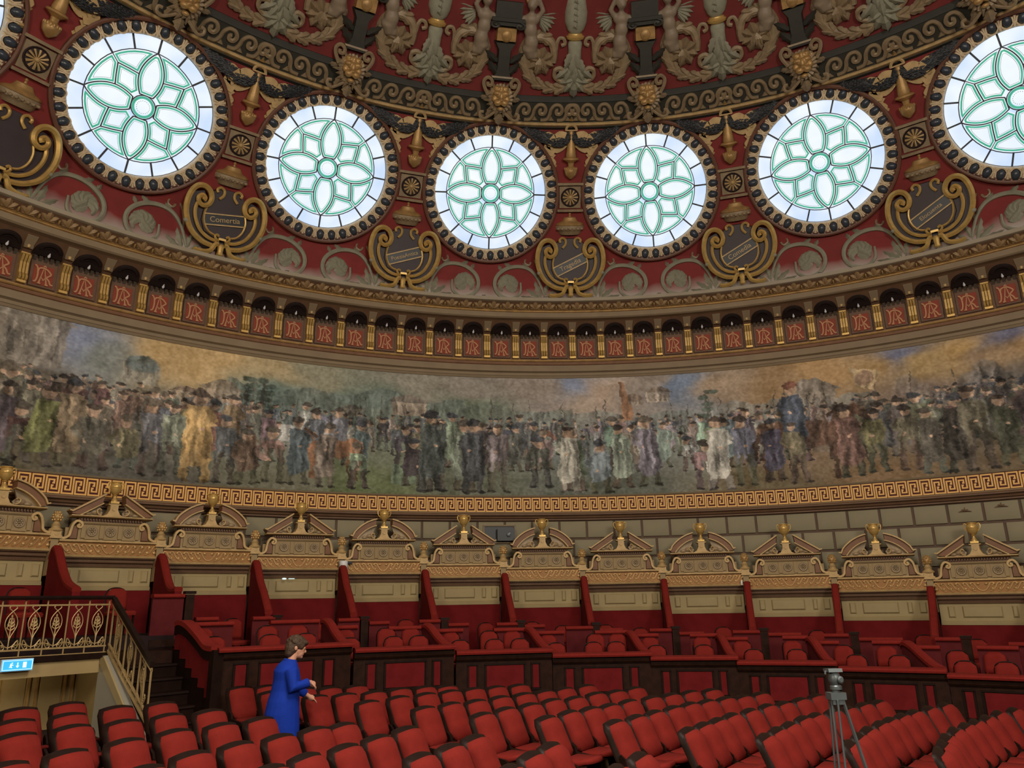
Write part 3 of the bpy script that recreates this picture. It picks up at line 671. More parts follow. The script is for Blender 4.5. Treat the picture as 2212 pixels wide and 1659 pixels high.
# torch with ribbons
mb = MB()
mb.lathe([(0.055, 1.18), (0.075, 1.14), (0.07, 1.10), (0.09, 0.95), (0.11, 0.75), (0.135, 0.60), (0.13, 0.56), (0.19, 0.54), (0.21, 0.50), (0.15, 0.47), (0.08, 0.42), (0.07, 0.34), (0.13, 0.31), (0.17, 0.24), (0.14, 0.13), (0.08, 0.07), (0.03, 0.03)], 12, sy=0.8)
for i in range(9):
    a = PI + PI * i / 8; mb.ball((0.15 * math.cos(a), 0.12 * math.sin(a), 0.27), (0.022, 0.022, 0.045), 5, 4)
torch_me = mb.mesh('torch', M['gilt_old'])
mb = MB()
def ribbon(pts, wd, y):
    P = smooth(pts, 4); mb.stroke(P, wd, y + 0.02, y)
ribbon([(0.05, 1.00), (0.16, 0.84), (0.30, 0.74), (0.40, 0.80)], 0.12, -0.08); ribbon([(0.38, 0.80), (0.50, 0.86), (0.48, 0.72), (0.36, 0.66)], 0.13, -0.11); ribbon([(0.36, 0.66), (0.42, 0.56), (0.36, 0.46), (0.40, 0.40)], 0.10, -0.08)
ribbon([(0.12, 1.10), (0.24, 1.13), (0.34, 1.04), (0.42, 1.08)], 0.15, -0.24); ribbon([(0.42, 1.08), (0.50, 1.12), (0.47, 0.98), (0.40, 0.92)], 0.14, -0.21)
for p_ in ((0.30, 0.18, 30), (0.27, 0.05, -20), (0.33, 0.33, 70)): leaf(mb, (p_[0], p_[1]), p_[2], 0.13, 0.12, -0.02, 0.025, 2)
ribn_me = mb.mesh('ribbon', M['gilt_dull'])
mb = MB(); mb.tube(xz(arc(0, 1.20, 0.13, 0, 180, 12), -0.10), 0.035, 6); mb.box((0, -0.1, 1.20), (0.30, 0.06, 0.03)); hook_me = mb.mesh('hook_arch', M['gilt_dull'])
# laurel garland between lion and torch
mb = MB(); gp = smooth([(0.05, 0.08), (0.22, -0.02), (0.45, 0.0), (0.70, 0.07), (0.95, 0.15), (1.2, 0.24)], 6)
mb.tube([(x, -0.13, z) for x, z in gp], [0.07 + 0.09 * math.sin(PI * min(1, 0.15 + 0.85 * k / (len(gp) - 1))) ** 0.8 for k in range(len(gp))], 8, 0.7)
for k in range(1, len(gp) - 1):
    for q in range(7):
        a = random.uniform(-1.2, 1.2); r_ = 0.07 + 0.09 * math.sin(PI * min(1, 0.15 + 0.85 * k / (len(gp) - 1))) ** 0.8; x, z = gp[k]
        mb.ball((x + random.uniform(-.02, .02), -0.13 - r_ * 0.7 * math.cos(a), z + r_ * math.sin(a)), (0.045, 0.02, 0.022), 5, 3, None)
gar_me = mb.mesh('garland', M['garland'])
TB = {}
for ph in (-54, -36, -18, 0, 18, 36, 54):
    if ph == 54: nm = 'beyond the right edge'
    t = thing('rosette_block', 'square plaster block with daisy rosette above ' + LN.get(ph, 'the right edge of the view'), 'ornament', ondome(ph, 2.95))
    obj('block', blk_me, t); obj('dish', dish_me, t); obj('daisy', daisy_me, t)
    t = thing('torch_ornament', 'gilded torch with fluttering ribbons above ' + LN.get(ph, 'the right edge of the view'), 'ornament', ondome(ph, 3.36))
    obj('torch', torch_me, t, T_(0, -0.12, 0.02)); obj('hook_arch', hook_me, t, T_(0, -0.04, 0.02))
    for sg in (1, -1): obj('ribbon', ribn_me, t, SX(sg) @ S3(1.18, 1.0, 1.0))
    for sg in (1, -1):
        g_ = obj('laurel_garland', gar_me, None, ondome(ph, 4.36) @ SX(sg)); tag(g_, 'black green laurel garland %s of the torch over %s' % ('right' if sg > 0 else 'left', LN.get(ph, 'the right edge of the view')), 'garland', 'laurel garlands under the wave ring')
# grey green acanthus scrolls at the foot of the dome
mb = MB()
mb.tube(xz(smooth([(-0.92, -0.30), (-0.86, -0.12), (-0.74, 0.16), (-0.55, 0.38), (-0.28, 0.46), (0.05, 0.40), (0.32, 0.18), (0.38, -0.10), (0.24, -0.34), (-0.05, -0.42), (-0.28, -0.26), (-0.30, 0.02)], 5), -0.04), [0.025 + 0.03 * math.sin(PI * k / 55) for k in range(56)], 6, 1.1)
stem_me = mb.mesh('scroll_stem', M['grey_orn'])
mb = MB()
for k in range(7):
    a = math.radians(-40 + k * 42); r_ = 0.25 + 0.02 * (k % 2)
    cleaf(mb, [(0.03 + 0.04 * math.cos(a + 1.6), -0.02 + 0.04 * math.sin(a + 1.6)), (0.03 + 0.13 * math.cos(a + .7), -0.02 + 0.13 * math.sin(a + .7)), (0.03 + 0.21 * math.cos(a + .25), -0.02 + 0.21 * math.sin(a + .25)), (0.03 + r_ * math.cos(a - .25), -0.02 + r_ * math.sin(a - .25))], 0.16, -0.01, 0.05, 4)
cleaf(mb, [(-0.18, -0.2), (-0.08, -0.1), (0.03, 0.0), (0.05, 0.12)], 0.14, -0.03, 0.06, 4)
rosl_me = mb.mesh('leaf_rosette', M['grey_orn'])
leaves_me = []
for x, z, a, l, wd in ((-0.92, -0.36, 105, 0.55, 0.24), (-0.84, -0.36, 70, 0.48, 0.22), (-0.98, -0.36, 140, 0.40, 0.22), (-0.80, -0.38, 35, 0.42, 0.18), (-0.75, -0.40, 8, 0.45, 0.12), (-0.52, 0.44, 40, 0.2, 0.14), (-0.05, 0.46, 30, 0.2, 0.14), (0.2, 0.36, 60, 0.16, 0.12)):
    leaves_me.append(leaf(MB(), (x, z), a, l, wd, 0.0, 0.04, 3).mesh('acanthus_leaf', M['grey_orn']))
mb = MB(); mb.tube(xz(smooth([(-0.80, 0.06), (-0.80, 0.3), (-0.72, 0.58), (-0.60, 0.72), (-0.46, 0.70), (-0.42, 0.58), (-0.52, 0.52), (-0.58, 0.60)], 5), -0.03), 0.028, 5); tend_me = mb.mesh('tendril', M['taupe_orn'])
for ph in (-54, -36, -18, 0, 18, 36):
    for sg in (-1, 1):
        t = thing('acanthus_scroll', 'grey green acanthus scroll curling %s of %s' % ('right' if sg > 0 else 'left', LN[ph]), 'ornament', ondome(ph + sg * 6.55, 0.66, 0.08) @ SX(sg))
        for nm, me in (('scroll_stem', stem_me), ('leaf_rosette', rosl_me), *[('acanthus_leaf', q_) for q_ in leaves_me], ('tendril', tend_me)): obj(nm, me, t)
# lion masks
mb = MB()
for c, r in (((0, -0.18, 0.04), (0.21, 0.13, 0.21)), ((0, -0.29, 0.02), (0.06, 0.08, 0.13)), ((0, -0.37, -0.05), (0.065, 0.05, 0.04)), ((-0.10, -0.27, 0.10), (0.095, 0.075, 0.06)), ((0.10, -0.27, 0.10), (0.095, 0.075, 0.06)),
             ((-0.08, -0.33, -0.11), (0.095, 0.085, 0.075)), ((0.08, -0.33, -0.11), (0.095, 0.085, 0.075)), ((-0.15, -0.23, -0.02), (0.07, 0.07, 0.08)), ((0.15, -0.23, -0.02), (0.07, 0.07, 0.08)),
             ((0, -0.25, -0.24), (0.085, 0.085, 0.05)), ((-0.11, -0.20, 0.21), (0.075, 0.08, 0.07)), ((0.11, -0.20, 0.21), (0.075, 0.08, 0.07)), ((0, -0.22, 0.20), (0.055, 0.08, 0.09)), ((-0.20, -0.15, 0.16), (0.06, 0.05, 0.07)), ((0.20, -0.15, 0.16), (0.06, 0.05, 0.07))):
    mb.ball(c, r, 10, 7)
for sg in (-1, 1): mb.ball((sg * 0.085, -0.315, 0.035), (0.026, 0.02, 0.016), 6, 4)
lface_me = fuse(mb, 'lion_face', M['gilt_old'], 0.016, 2)
mb = MB()
for k in range(22):
    a = 2 * PI * k / 22 + 0.1; r0, r1 = 0.20, 0.34 + 0.06 * (k % 2)
    if k % 22 in (5, 6): r1 = 0.28
    P0 = (r0 * math.cos(a), -0.17, r0 * 1.1 * math.sin(a)); P1 = (0.27 * math.cos(a + .12), -0.17, 0.27 * 1.1 * math.sin(a + .12)); P2 = (r1 * math.cos(a + .05), -0.06, r1 * 1.1 * math.sin(a + .05))
    mb.tube([P0, P1, P2], [0.04, 0.045, 0.008], 5)
mb.ball((0, -0.08, 0), (0.26, 0.10, 0.30), 12, 6)
mane_me = mb.mesh('mane', M['taupe_orn'])
lion_bits = []
for sg in (-1, 1):
    lion_bits.append(('volute', MB().tube([(sg * x, -0.16, z) for x, z in smooth([(0.30, 0.05), (0.40, 0.22), (0.42, 0.36), (0.33, 0.44), (0.23, 0.38), (0.24, 0.28), (0.32, 0.27), (0.33, 0.34)], 4)], 0.045, 6, 1.2).mesh('volute', M['taupe_orn'])))
    lion_bits.append(('lower_scroll', MB().tube([(sg * x, -0.12, z) for x, z in smooth([(0.10, -0.30), (0.22, -0.40), (0.36, -0.48), (0.46, -0.44), (0.46, -0.34), (0.38, -0.33)], 4)], 0.035, 6).mesh('lower_scroll', M['taupe_orn'])))
    lion_bits.append(('leaf', leaf(MB(), (sg * 0.20, -0.26), -90 + sg * 30, 0.22, 0.16, -0.08, 0.04, 2).mesh('leaf', M['taupe_orn']))); lion_bits.append(('leaf', leaf(MB(), (sg * 0.30, 0.0), 0 if sg > 0 else 180, 0.18, 0.14, -0.08, 0.04, 2).mesh('leaf', M['taupe_orn'])))
lion_bits.append(('leaf', leaf(MB(), (0, -0.34), -90, 0.26, 0.26, -0.05, 0.05, 3).mesh('leaf', M['taupe_orn'])))
lion_bits.append(('top_plate', MB().prism([(-0.24, 0.42), (0.24, 0.42), (0.30, 0.50), (-0.30, 0.50)], 0.0, -0.24, 0.02).mesh('top_plate', M['taupe_orn'])))
LIONP = {-45: 'the furthest left whole window', -27: 'the second whole window from the left', -9: 'the window left of the Tragedia lyre', 9: 'the window right of the Tragedia lyre', 27: 'the window right of the Comedia lyre', 45: 'the window cut by the right edge'}
# pilaster above each lion
mb = MB(); mb.prism([(-0.22, 0.35), (0.22, 0.35), (0.15, 0.75), (0.15, 1.25), (0.24, 1.5), (-0.24, 1.5), (-0.15, 1.25), (-0.15, 0.75)], 0.06, -0.16, 0.04); shf_me = mb.mesh('shaft', M['dark_green'])
mb = MB()
for x, z, a in ((-0.10, 0.55, 118), (0.10, 0.55, 62), (-0.14, 0.9, 125), (0.14, 0.9, 55)): leaf(mb, (x, z), a, 0.42, 0.20, -0.10, 0.05, 3)
lfp_me = mb.mesh('leaf', M['dark_green'])
mb = MB(); mb.prism([(-0.21, 1.5), (0.21, 1.5), (0.21, 1.92), (-0.21, 1.92), ], 0.05, -0.20, 0.03); mb.ball((0, -0.17, 1.68), (0.12, 0.08, 0.2), 8, 6); con_me = mb.mesh('console', M['gilt_old'])
mb = MB(); mb.box((0, -0.12, 2.14), (0.62, 0.36, 0.10)); mb.box((0, -0.10, 2.02), (0.5, 0.28, 0.12))
for sg in (-1, 1): mb.tube([(sg * x, -0.26, z) for x, z in spiral(0.23, 1.98, 0.10, 0.02, 90, -1.3, 16)], 0.03, 5); mb.ball((sg * 0.23, -0.27, 1.98), 0.035, 6, 4)
mb.box((0, -0.1, 2.4), (0.5, 0.3, 0.44)); cap_me = mb.mesh('capital', M['dark_green'])
for ph, where in LIONP.items():
    R, z, _t = dome(5.45)
    t = thing('lion_mask', 'gilded lion mask with spiky mane above ' + where, 'ornament', at(ph, R, z) @ RX(0.62) )
    obj('mane', mane_me, t); obj('lion_face', lface_me, t); [obj(nm_, me_, t) for nm_, me_ in lion_bits]
    t = thing('pilaster_console', 'dark green leafy pilaster rising over the lion above ' + where, 'ornament', ondome(ph, 5.60))
    [obj(nm_, me_, t, S3(1.2, 1, 0.76)) for nm_, me_ in (('shaft', shf_me), ('leaf', lfp_me), ('console', con_me), ('capital', cap_me))]
# candelabrum, scrolls and winged figures of the upper dome
mb = MB()
for k in range(5): leaf(mb, (0, 0.24), -90 + (k - 2) * 40, 0.36 + (0.04 if k == 2 else 0), 0.32, -0.06, 0.09, 3)
for k in range(5): leaf(mb, ((k - 2) * 0.07, 0.50), -90 + (k - 2) * 26, 0.36, 0.22, -0.12, 0.06, 3)
shell_me = mb.mesh('shell_leaf', M['grey_orn'])
mb = MB(); mb.lathe([(0.12, 0.28), (0.17, 0.40), (0.16, 0.60), (0.15, 0.90), (0.17, 1.04), (0.14, 1.10)], 12, sy=0.7)
for k in range(4): leaf(mb, ((k - 1.5) * 0.08, 0.84 - 0.13 * (k % 2)), -90 + (k - 1.5) * 12, 0.34, 0.16, -0.12, 0.03, 3)
stm_me = mb.mesh('stem', M['grey_orn'])
mb = MB(); mb.lathe([(0.12, 1.10), (0.20, 1.14), (0.22, 1.19), (0.17, 1.23), (0.16, 1.26)], 12, sy=0.8); collar_me = mb.mesh('collar', M['gilt'])
mb = MB(); mb.lathe([(0.12, 1.26), (0.20, 1.34), (0.25, 1.50), (0.26, 1.70), (0.22, 1.95), (0.15, 2.2), (0.1, 2.5)], 12, sy=0.7)
for k in range(5): mb.tube([(0.03, -0.19, 1.38 + k * 0.13), (-0.03, -0.21, 1.44 + k * 0.13), (0.0, -0.2, 1.5 + k * 0.13)], [0.01, 0.035, 0.01], 5)
vas_me = mb.mesh('vase', M['grey_orn'])
mb = MB()
big = smooth([(0.10, 0.12), (0.35, 0.04), (0.68, 0.08), (0.98, 0.24), (1.16, 0.52), (1.18, 0.86), (1.04, 1.12), (0.80, 1.20), (0.56, 1.08), (0.48, 0.84), (0.50, 0.62)], 5)
mb.tube(xz(big, -0.06), [0.045 + 0.095 * (k / 25 if k < 25 else max(0.3, 1 - (k - 25) / 35)) for k in range(len(big))], 7, 0.9)
mb.tube(xz(smooth([(0.18, 0.20), (0.34, 0.22), (0.46, 0.32), (0.45, 0.46), (0.33, 0.50), (0.26, 0.42), (0.33, 0.37)], 4), -0.10), [0.05] * 12 + [0.065] * 13, 6)
mb.tube(xz(smooth([(0.50, 0.74), (0.44, 0.92), (0.42, 1.06), (0.36, 1.16), (0.26, 1.14), (0.24, 1.04), (0.32, 1.0)], 4), -0.08), 0.045, 6)
scr_me = mb.mesh('scroll', M['taupe_orn'])
mb = MB()
for k in range(9):
    i = 3 + k * 4
    if i + 6 < len(big):
        for sg in (-1, 1):
            p0, p1, p2 = Vector(big[i]), Vector(big[i + 3]), Vector(big[i + 6]); d = (p1 - p0).normalized(); q = Vector((-d.y, d.x)) * sg
            cleaf(mb, [tuple(p0), tuple(p0 + d * 0.09 + q * 0.04), tuple(p0 + d * 0.18 + q * 0.08), tuple(p0 + d * 0.25 + q * 0.12)], 0.17, -0.10, 0.07, 2)
lfs_me = mb.mesh('scroll_leaf', M['taupe_orn'])
mb = MB()
for k in range(8): leaf(mb, (0.80 + 0.03 * math.cos(k * PI / 4), 0.66 + 0.03 * math.sin(k * PI / 4)), k * 45 + 20, 0.30, 0.27, -0.06, 0.08, 2)
for k in range(5): mb.tube([(0.80, -0.16, 0.72), (0.80 + 0.05 * (k - 2), -0.20, 0.62), (0.80 + 0.06 * (k - 2), -0.14, 0.48)], [0.05, 0.045, 0.02], 5)
flw_me = mb.mesh('flower', M['taupe_orn'])
# winged boy growing out of the scroll, arms raised to the capital beside him
mb = MB()
for c, r in (((0.98, -0.20, 1.40), (0.17, 0.15, 0.20)), ((1.00, -0.20, 1.66), (0.16, 0.14, 0.20)), ((0.98, -0.20, 1.88), (0.20, 0.13, 0.14)), ((0.97, -0.22, 2.04), (0.06, 0.06, 0.09)), ((0.96, -0.24, 2.20), (0.12, 0.13, 0.14)), ((0.99, -0.36, 2.17), (0.03, 0.03, 0.03)), ((1.02, -0.16, 1.26), (0.19, 0.16, 0.14))): mb.ball(c, r, 10, 7)
mb.tube([(1.14, -0.20, 1.92), (1.28, -0.24, 1.86), (1.36, -0.24, 2.06), (1.40, -0.22, 2.20)], [0.075, 0.065, 0.055, 0.045], 7)
mb.tube([(0.82, -0.20, 1.94), (0.72, -0.24, 2.06), (0.80, -0.28, 2.28), (1.0, -0.28, 2.42)], [0.075, 0.065, 0.055, 0.045], 7)
mb.tube([(1.02, -0.16, 1.28), (0.98, -0.13, 1.12), (0.84, -0.11, 1.10)], [0.18, 0.14, 0.10], 8)
boy_me = fuse(mb, 'body', M['flesh_orn'], 0.028, 3)
mb = MB()
for k in range(14): a = 2 * PI * k / 14; mb.ball((0.96 + 0.10 * math.cos(a), -0.22, 2.28 + 0.06 * math.sin(a)), 0.05, 6, 4)
curl_me = mb.mesh('hair', M['gilt_old'])
mb = MB()
for k in range(6): leaf(mb, (0.78, 1.95 - 0.03 * k), 175 + k * 13, 0.42 - 0.03 * k, 0.12, -0.05 - 0.01 * k, 0.03, 2)
wing_me = mb.mesh('wing', M['grey_orn'])
OB = {-36: 'far left', -18: 'left of centre', 0: 'central', 18: 'right of centre', 36: 'far right'}
for ph, nm in OB.items():
    t = thing('candelabrum_relief', 'plaster leaf candelabrum in the %s bay of the upper dome' % nm, 'ornament', ondome(ph, 5.72))
    obj('shell_leaf', shell_me, t); obj('stem', stm_me, t, T_(0, -0.06, 0)); obj('collar', collar_me, t, T_(0, -0.06, 0)); obj('vase', vas_me, t, T_(0, -0.06, 0))
    for sg in (-1, 1):
        side = 'right' if sg > 0 else 'left'
        t = thing('leaf_scroll_relief', 'bronze leaf scroll with flower, %s half of the %s bay, upper dome' % (side, nm), 'ornament', ondome(ph, 5.72) @ SX(sg))
        obj('scroll', scr_me, t); obj('scroll_leaf', lfs_me, t); obj('flower', flw_me, t)
        t = thing('winged_boy_relief', 'winged boy with raised arms, %s half of the %s bay, upper dome' % (side, nm), 'statue', ondome(ph, 5.72) @ SX(sg))
        [obj(nm_, me_, t, T_(0.04, 0, -0.30)) for nm_, me_ in (('body', boy_me), ('hair', curl_me), ('wing', wing_me))]
# little spotlights on the ledge
mb = MB(); mb.prism([(-0.09, 0), (0.09, 0), (0.075, 0.10), (-0.075, 0.10)], 0.08, -0.08, 0.01); sb_me = mb.mesh('housing', M['ledge'])
mb = MB(); mb.lathe([(0.05, 0.0), (0.055, 0.02), (0.03, 0.03)], 10); sl_me = mb.mesh('lens', M['black'])
for k, (ph, wh) in enumerate(((-2.95, 'beside the foot of the Tragedia lyre'), (-9.6, 'below the window left of the Tragedia lyre'), (9.3, 'below the window right of the Tragedia lyre'), (25.5, 'below the window right of the Comedia lyre'), (-30.0, 'below the second whole window from the left'))):
    t = thing('spotlight', 'small pale spotlight on the dome ledge ' + wh, 'lamp', at(ph, 13.45, 7.295)); obj('housing', sb_me, t); obj('lens', sl_me, t, T_(0, 0, 0.10))

# ============================================================ the ring of boxes
def dado_z(ph): return -0.155 - 0.0119 * ph
BW = 7.72; HWD = 0.84                                       # half of the clear width between pilasters
def pat(n_, x0, x1): return lerp(x0, x1, n_)
# gilded running-scroll band
mb = MB(); mb.box((0, 0.03, 0.72), (1.68, 0.10, 0.24)); band_me = mb.mesh('band', M['band'])
mb = MB()
for sg in (-1, 1):
    for k in range(6):
        c = sg * (0.07 + 0.13 * k)
        mb.tube([(sg * x + c, -0.03, z) for x, z in smooth([(-0.075, 0.64), (-0.02, 0.655), (0.035, 0.72), (0.07, 0.785), (0.115, 0.80), (0.13, 0.765), (0.10, 0.74)], 3)], [0.013] * 19, 4)
        mb.ball((c + sg * 0.10, -0.03, 0.675), (0.034, 0.022, 0.03), 7, 4); mb.ball((c - sg * 0.0, -0.03, 0.775), (0.03, 0.02, 0.026), 7, 4)
scrb_me = mb.mesh('scroll_band', M['gilt_old'])
mb = MB(); mb.prism_x([(0.10, 0.56), (-0.05, 0.57), (-0.06, 0.60), (-0.03, 0.615), (0.10, 0.615)], -0.85, 0.85); mb.prism_x([(0.1, 0.825), (-0.04, 0.825), (-0.07, 0.845), (-0.07, 0.875), (0.1, 0.875)], -0.85, 0.85)
fil_me = mb.mesh('fillet', M['gilt_dull'])
mb = MB(); mb.prism_x([(0.3, 0.40), (0.06, 0.40), (0.05, 0.43), (0.09, 0.44), (0.09, 0.46), (0.03, 0.475), (0.02, 0.49), (0.05, 0.495), (0.05, 0.535), (-0.02, 0.55), (-0.02, 0.565), (0.3, 0.565)], -0.85, 0.85)
mould_me = mb.mesh('moulding', M['brown'])
mb = MB(); mb.box((0, 0.13, 0.20), (1.68, 0.06, 0.42)); mb.prism_x([(0.16, -0.02), (0.07, -0.02), (0.06, 0.03), (0.10, 0.06), (0.16, 0.06)], -0.84, 0.84); cream_me = mb.mesh('cream_panel', M['cream'])
mb = MB()
for x0, x1 in ((-0.70, -0.55), (-0.44, 0.28), (0.42, 0.54), (0.64, 0.80)): mb.prism([(x0, 0.11), (x1, 0.11), (x1, 0.36), (x0, 0.36)], 0.11, 0.065, 0.035)
field_me = mb.mesh('raised_field', M['cream'], False)
mb = MB(); mb.box((0, 0.12, -0.86), (1.72, 0.08, 1.70)); dado_me = mb.mesh('dado', M['velvet_wall'])
mb = MB(); mb.box((0, 0.06, 1.03), (1.10, 0.12, 0.31)); mb.box((0, 0.12, 0.98), (1.5, 0.10, 0.24)); att_me = mb.mesh('attic', M['taupe'])
mb = MB()
for x in (-0.32, 0, 0.32): mb.box((x, -0.01, 0.905), (0.24, 0.06, 0.03))
for x in (-0.47, -0.16, 0.16, 0.47): mb.box((x, -0.01, 1.03), (0.07, 0.05, 0.24))
mb.prism_x([(0.12, 1.165), (-0.02, 1.165), (-0.045, 1.19), (-0.045, 1.205), (0.12, 1.205)], -0.56, 0.56); attm_me = mb.mesh('attic_frame', M['taupe'])
mb = MB()
tor = torus_ring(0.075, [(0.02 * math.cos(a), 0.02 * math.sin(a)) for a in lerp(0, 5.2, 6)], 16); mb.v, mb.f, mb.mi = list(tor.v), list(tor.f), list(tor.mi)
for i in range(8): a = PI * i / 4; mb.ball((0.045 * math.cos(a), -0.005, 0.045 * math.sin(a)), (0.02, 0.015, 0.02), 5, 3)
mb.ball((0, -0.02, 0), (0.018, 0.02, 0.018), 6, 4)
ros_me = mb.mesh('rosette', M['taupe_orn'])
# scroll bracket at each side of the attic
mb = MB(); sp = smooth([(0.83, 0.90), (0.76, 0.905), (0.70, 0.95), (0.68, 1.05), (0.655, 1.15), (0.60, 1.215), (0.53, 1.20), (0.50, 1.145), (0.53, 1.10), (0.575, 1.115), (0.565, 1.15)], 4)
mb.stroke(sp, [0.04] * 28 + [0.034] * 13, 0.09, -0.05); mb.ball((0.553, -0.03, 1.142), 0.03, 6, 4); mb.ball((0.83, -0.03, 0.925), 0.03, 6, 4); vol_me = mb.mesh('volute', M['gilt_dull'])
mb = MB(); mb.prism([(0.55, 0.89), (0.70, 0.89), (0.665, 1.05), (0.63, 1.14), (0.55, 1.12)], 0.08, -0.005, 0.012); volf_me = mb.mesh('volute_field', M['rust'])
mb = MB(); mb.box((0, 0.10, 1.245), (1.12, 0.16, 0.09))
for i in range(22): mb.box((-0.52 + 0.0495 * i, 0.0, 1.255), (0.028, 0.05, 0.035))
neck_me = mb.mesh('neck', M['brown'])
mb = MB(); mb.prism_x([(0.2, 1.285), (-0.06, 1.285), (-0.10, 1.305), (-0.10, 1.325), (0.2, 1.325)], -0.71, 0.71); pbase_me = mb.mesh('pediment_base', M['gilt_dull'])
def pediment(kind):
    if kind == 'arc':
        R = 0.86; cz = 1.80 - R - 0.02; out = [(R * math.sin(a), cz + R * math.cos(a)) for a in lerp(math.asin(0.70 / R), 0.20, 10)]; r2 = R - 0.13; inn = [(r2 * math.sin(a), cz + r2 * math.cos(a)) for a in lerp(math.asin(min(0.99, 0.60 / r2)), 0.24, 10)]
        out = [(0.75, 1.40), (0.70, 1.385)] + out[1:]; 
    else:
        out = [(0.75, 1.40), (0.70, 1.385), (0.17, 1.73)]; inn = [(0.56, 1.325), (0.19, 1.565)]
    return out, inn
ped = {}
for kind in ('arc', 'tri'):
    out, inn = pediment(kind)
    mb = MB(); pl = out + inn[::-1] + [(0.62, 1.325), (0.70, 1.335)]
    mb.prism(pl[::-1], 0.16, -0.05, 0.015); rake = mb.mesh('raking_cornice', M['rust'])
    mb = MB(); mb.stroke([(x, z + 0.008) for x, z in out], 0.028, 0.16, -0.10); mb.stroke([(x, z) for x, z in inn], 0.022, 0.1, -0.07); edge = mb.mesh('cornice_edge', M['gilt_dull'])
    mb = MB(); mb.prism(([(0.20, 1.325), (0.58, 1.325)] + inn[1:] + [(0.24, 1.46), (0.17, 1.40)]), 0.10, 0.04); mb.ball((0.30, 0.02, 1.40), (0.09, 0.03, 0.05), 6, 4); mb.ball((0.42, 0.02, 1.37), (0.07, 0.03, 0.035), 6, 4); tym = mb.mesh('tympanum', M['taupe_orn'])
    ped[kind] = (rake, edge, tym)
mb = MB(); pp = [(-0.20, 1.325), (0.20, 1.325), (0.12, 1.37), (0.08, 1.45), (0.08, 1.53), (0.12, 1.54), (0.12, 1.57), (-0.12, 1.57), (-0.12, 1.54), (-0.08, 1.53), (-0.08, 1.45), (-0.12, 1.37)]
mb.prism(pp, 0.12, -0.06, 0.01); mb.stroke(arc(0.0, 1.47, 0.035, 180, 360, 6), 0.012, -0.05, -0.075)
for sg in (-1, 1): mb.tube([(sg * x, -0.03, z) for x, z in smooth([(0.20, 1.345), (0.26, 1.37), (0.28, 1.43), (0.24, 1.46), (0.21, 1.43)], 3)], 0.014, 5)
plin_me = mb.mesh('urn_pedestal', M['gilt_dull'])
mb = MB(); mb.box((0, 0, 0.02), (0.15, 0.13, 0.04)); mb.lathe([(0.06, 0.04), (0.055, 0.07), (0.03, 0.11), (0.028, 0.14), (0.045, 0.15), (0.03, 0.165), (0.06, 0.185), (0.095, 0.24), (0.103, 0.285), (0.098, 0.29), (0.104, 0.30), (0.105, 0.345), (0.085, 0.37), (0.082, 0.385), (0.10, 0.40), (0.095, 0.415), (0.03, 0.42)], 14)
urn_me = mb.mesh('urn', M['gilt'])
mb = MB(); mb.tube([(x, 0, z) for x, z in smooth([(0.085, 0.375), (0.125, 0.40), (0.145, 0.37), (0.135, 0.30), (0.09, 0.245)], 4)], 0.011, 5)
hand_me = mb.mesh('handle', M['gilt'])
# pilaster with pineapple finial
mb = MB(); mb.prism([(-0.075, 0.2), (0.075, 0.2), (0.075, 0.86), (-0.075, 0.86)], 0.2, -0.02, 0.012); pil_me = mb.mesh('shaft', M['taupe'])
mb = MB(); mb.box((0, 0.02, 0.93), (0.17, 0.15, 0.12)); mb.box((0, 0.02, 0.875), (0.20, 0.17, 0.03)); mb.prism_x([(0.0, 0.0)] * 3, 0, 0) if False else None
mb.lathe([(0.11, 0.99), (0.12, 1.01), (0.10, 1.035), (0.075, 1.05), (0.075, 1.085), (0.085, 1.10), (0.06, 1.12), (0.045, 1.16)], 12, c=(0, 0.02, 0)); mb.box((0, -0.055, 0.935), (0.05, 0.02, 0.04)); fped_me = mb.mesh('finial_pedestal', M['gilt_dull'])
mb = MB(); mb.lathe([(0.045, 1.155), (0.075, 1.20), (0.082, 1.25), (0.065, 1.31), (0.03, 1.345), (0.01, 1.355)], 10, c=(0, 0.02, 0))
for j in range(4):
    for i in range(8): a = 2 * PI * (i + 0.5 * (j % 2)) / 8; r_ = (0.072, 0.08, 0.07, 0.045)[j]; mb.ball((r_ * math.cos(a), 0.02 + r_ * math.sin(a), 1.19 + 0.045 * j), (0.02, 0.02, 0.024), 5, 3)
fin_me = mb.mesh('pineapple', M['gilt_old'])
names_left = {}
def box_back(k, kind, i):
    ph = BW * (k + 0.5); where = 'cut by the left edge' if k <= -7 else 'past the right edge of the view' if k >= 5 else '%s from the left' % ORD[i]
    t = thing('box_aedicule', '%s pediment box back with gold urn, %s' % ('round arched' if kind == 'arc' else 'triangular', where), 'wall panel', at(ph, 13.65, dado_z(ph)))
    for nm, me in (('dado', dado_me), ('cream_panel', cream_me), ('moulding', mould_me), ('fillet', fil_me), ('attic_frame', attm_me), ('neck', neck_me), ('pediment_base', pbase_me), ('urn_pedestal', plin_me)): obj(nm, me, t)
    p_ = [c for c in t.children if c.name.startswith('cream_panel')][0]; obj('raised_field', field_me, p_)
    b_ = obj('band', band_me, t); obj('scroll_band', scrb_me, b_)
    a_ = obj('attic', att_me, t)
    for x in (-0.32, 0, 0.32): obj('rosette', ros_me, a_, T_(x, -0.012, 1.035))
    for sg in (1, -1):
        v_ = obj('volute', vol_me, t, SX(sg)); obj('volute_field', volf_me, v_)
        r_, e_, y_ = ped[kind]; rc = obj('raking_cornice', r_, t, SX(sg)); obj('cornice_edge', e_, rc); obj('tympanum', y_, t, SX(sg))
    u_ = obj('urn', urn_me, t, T_(0, 0.0, 1.57)); obj('handle', hand_me, u_); obj('handle', hand_me, u_, SX(-1))
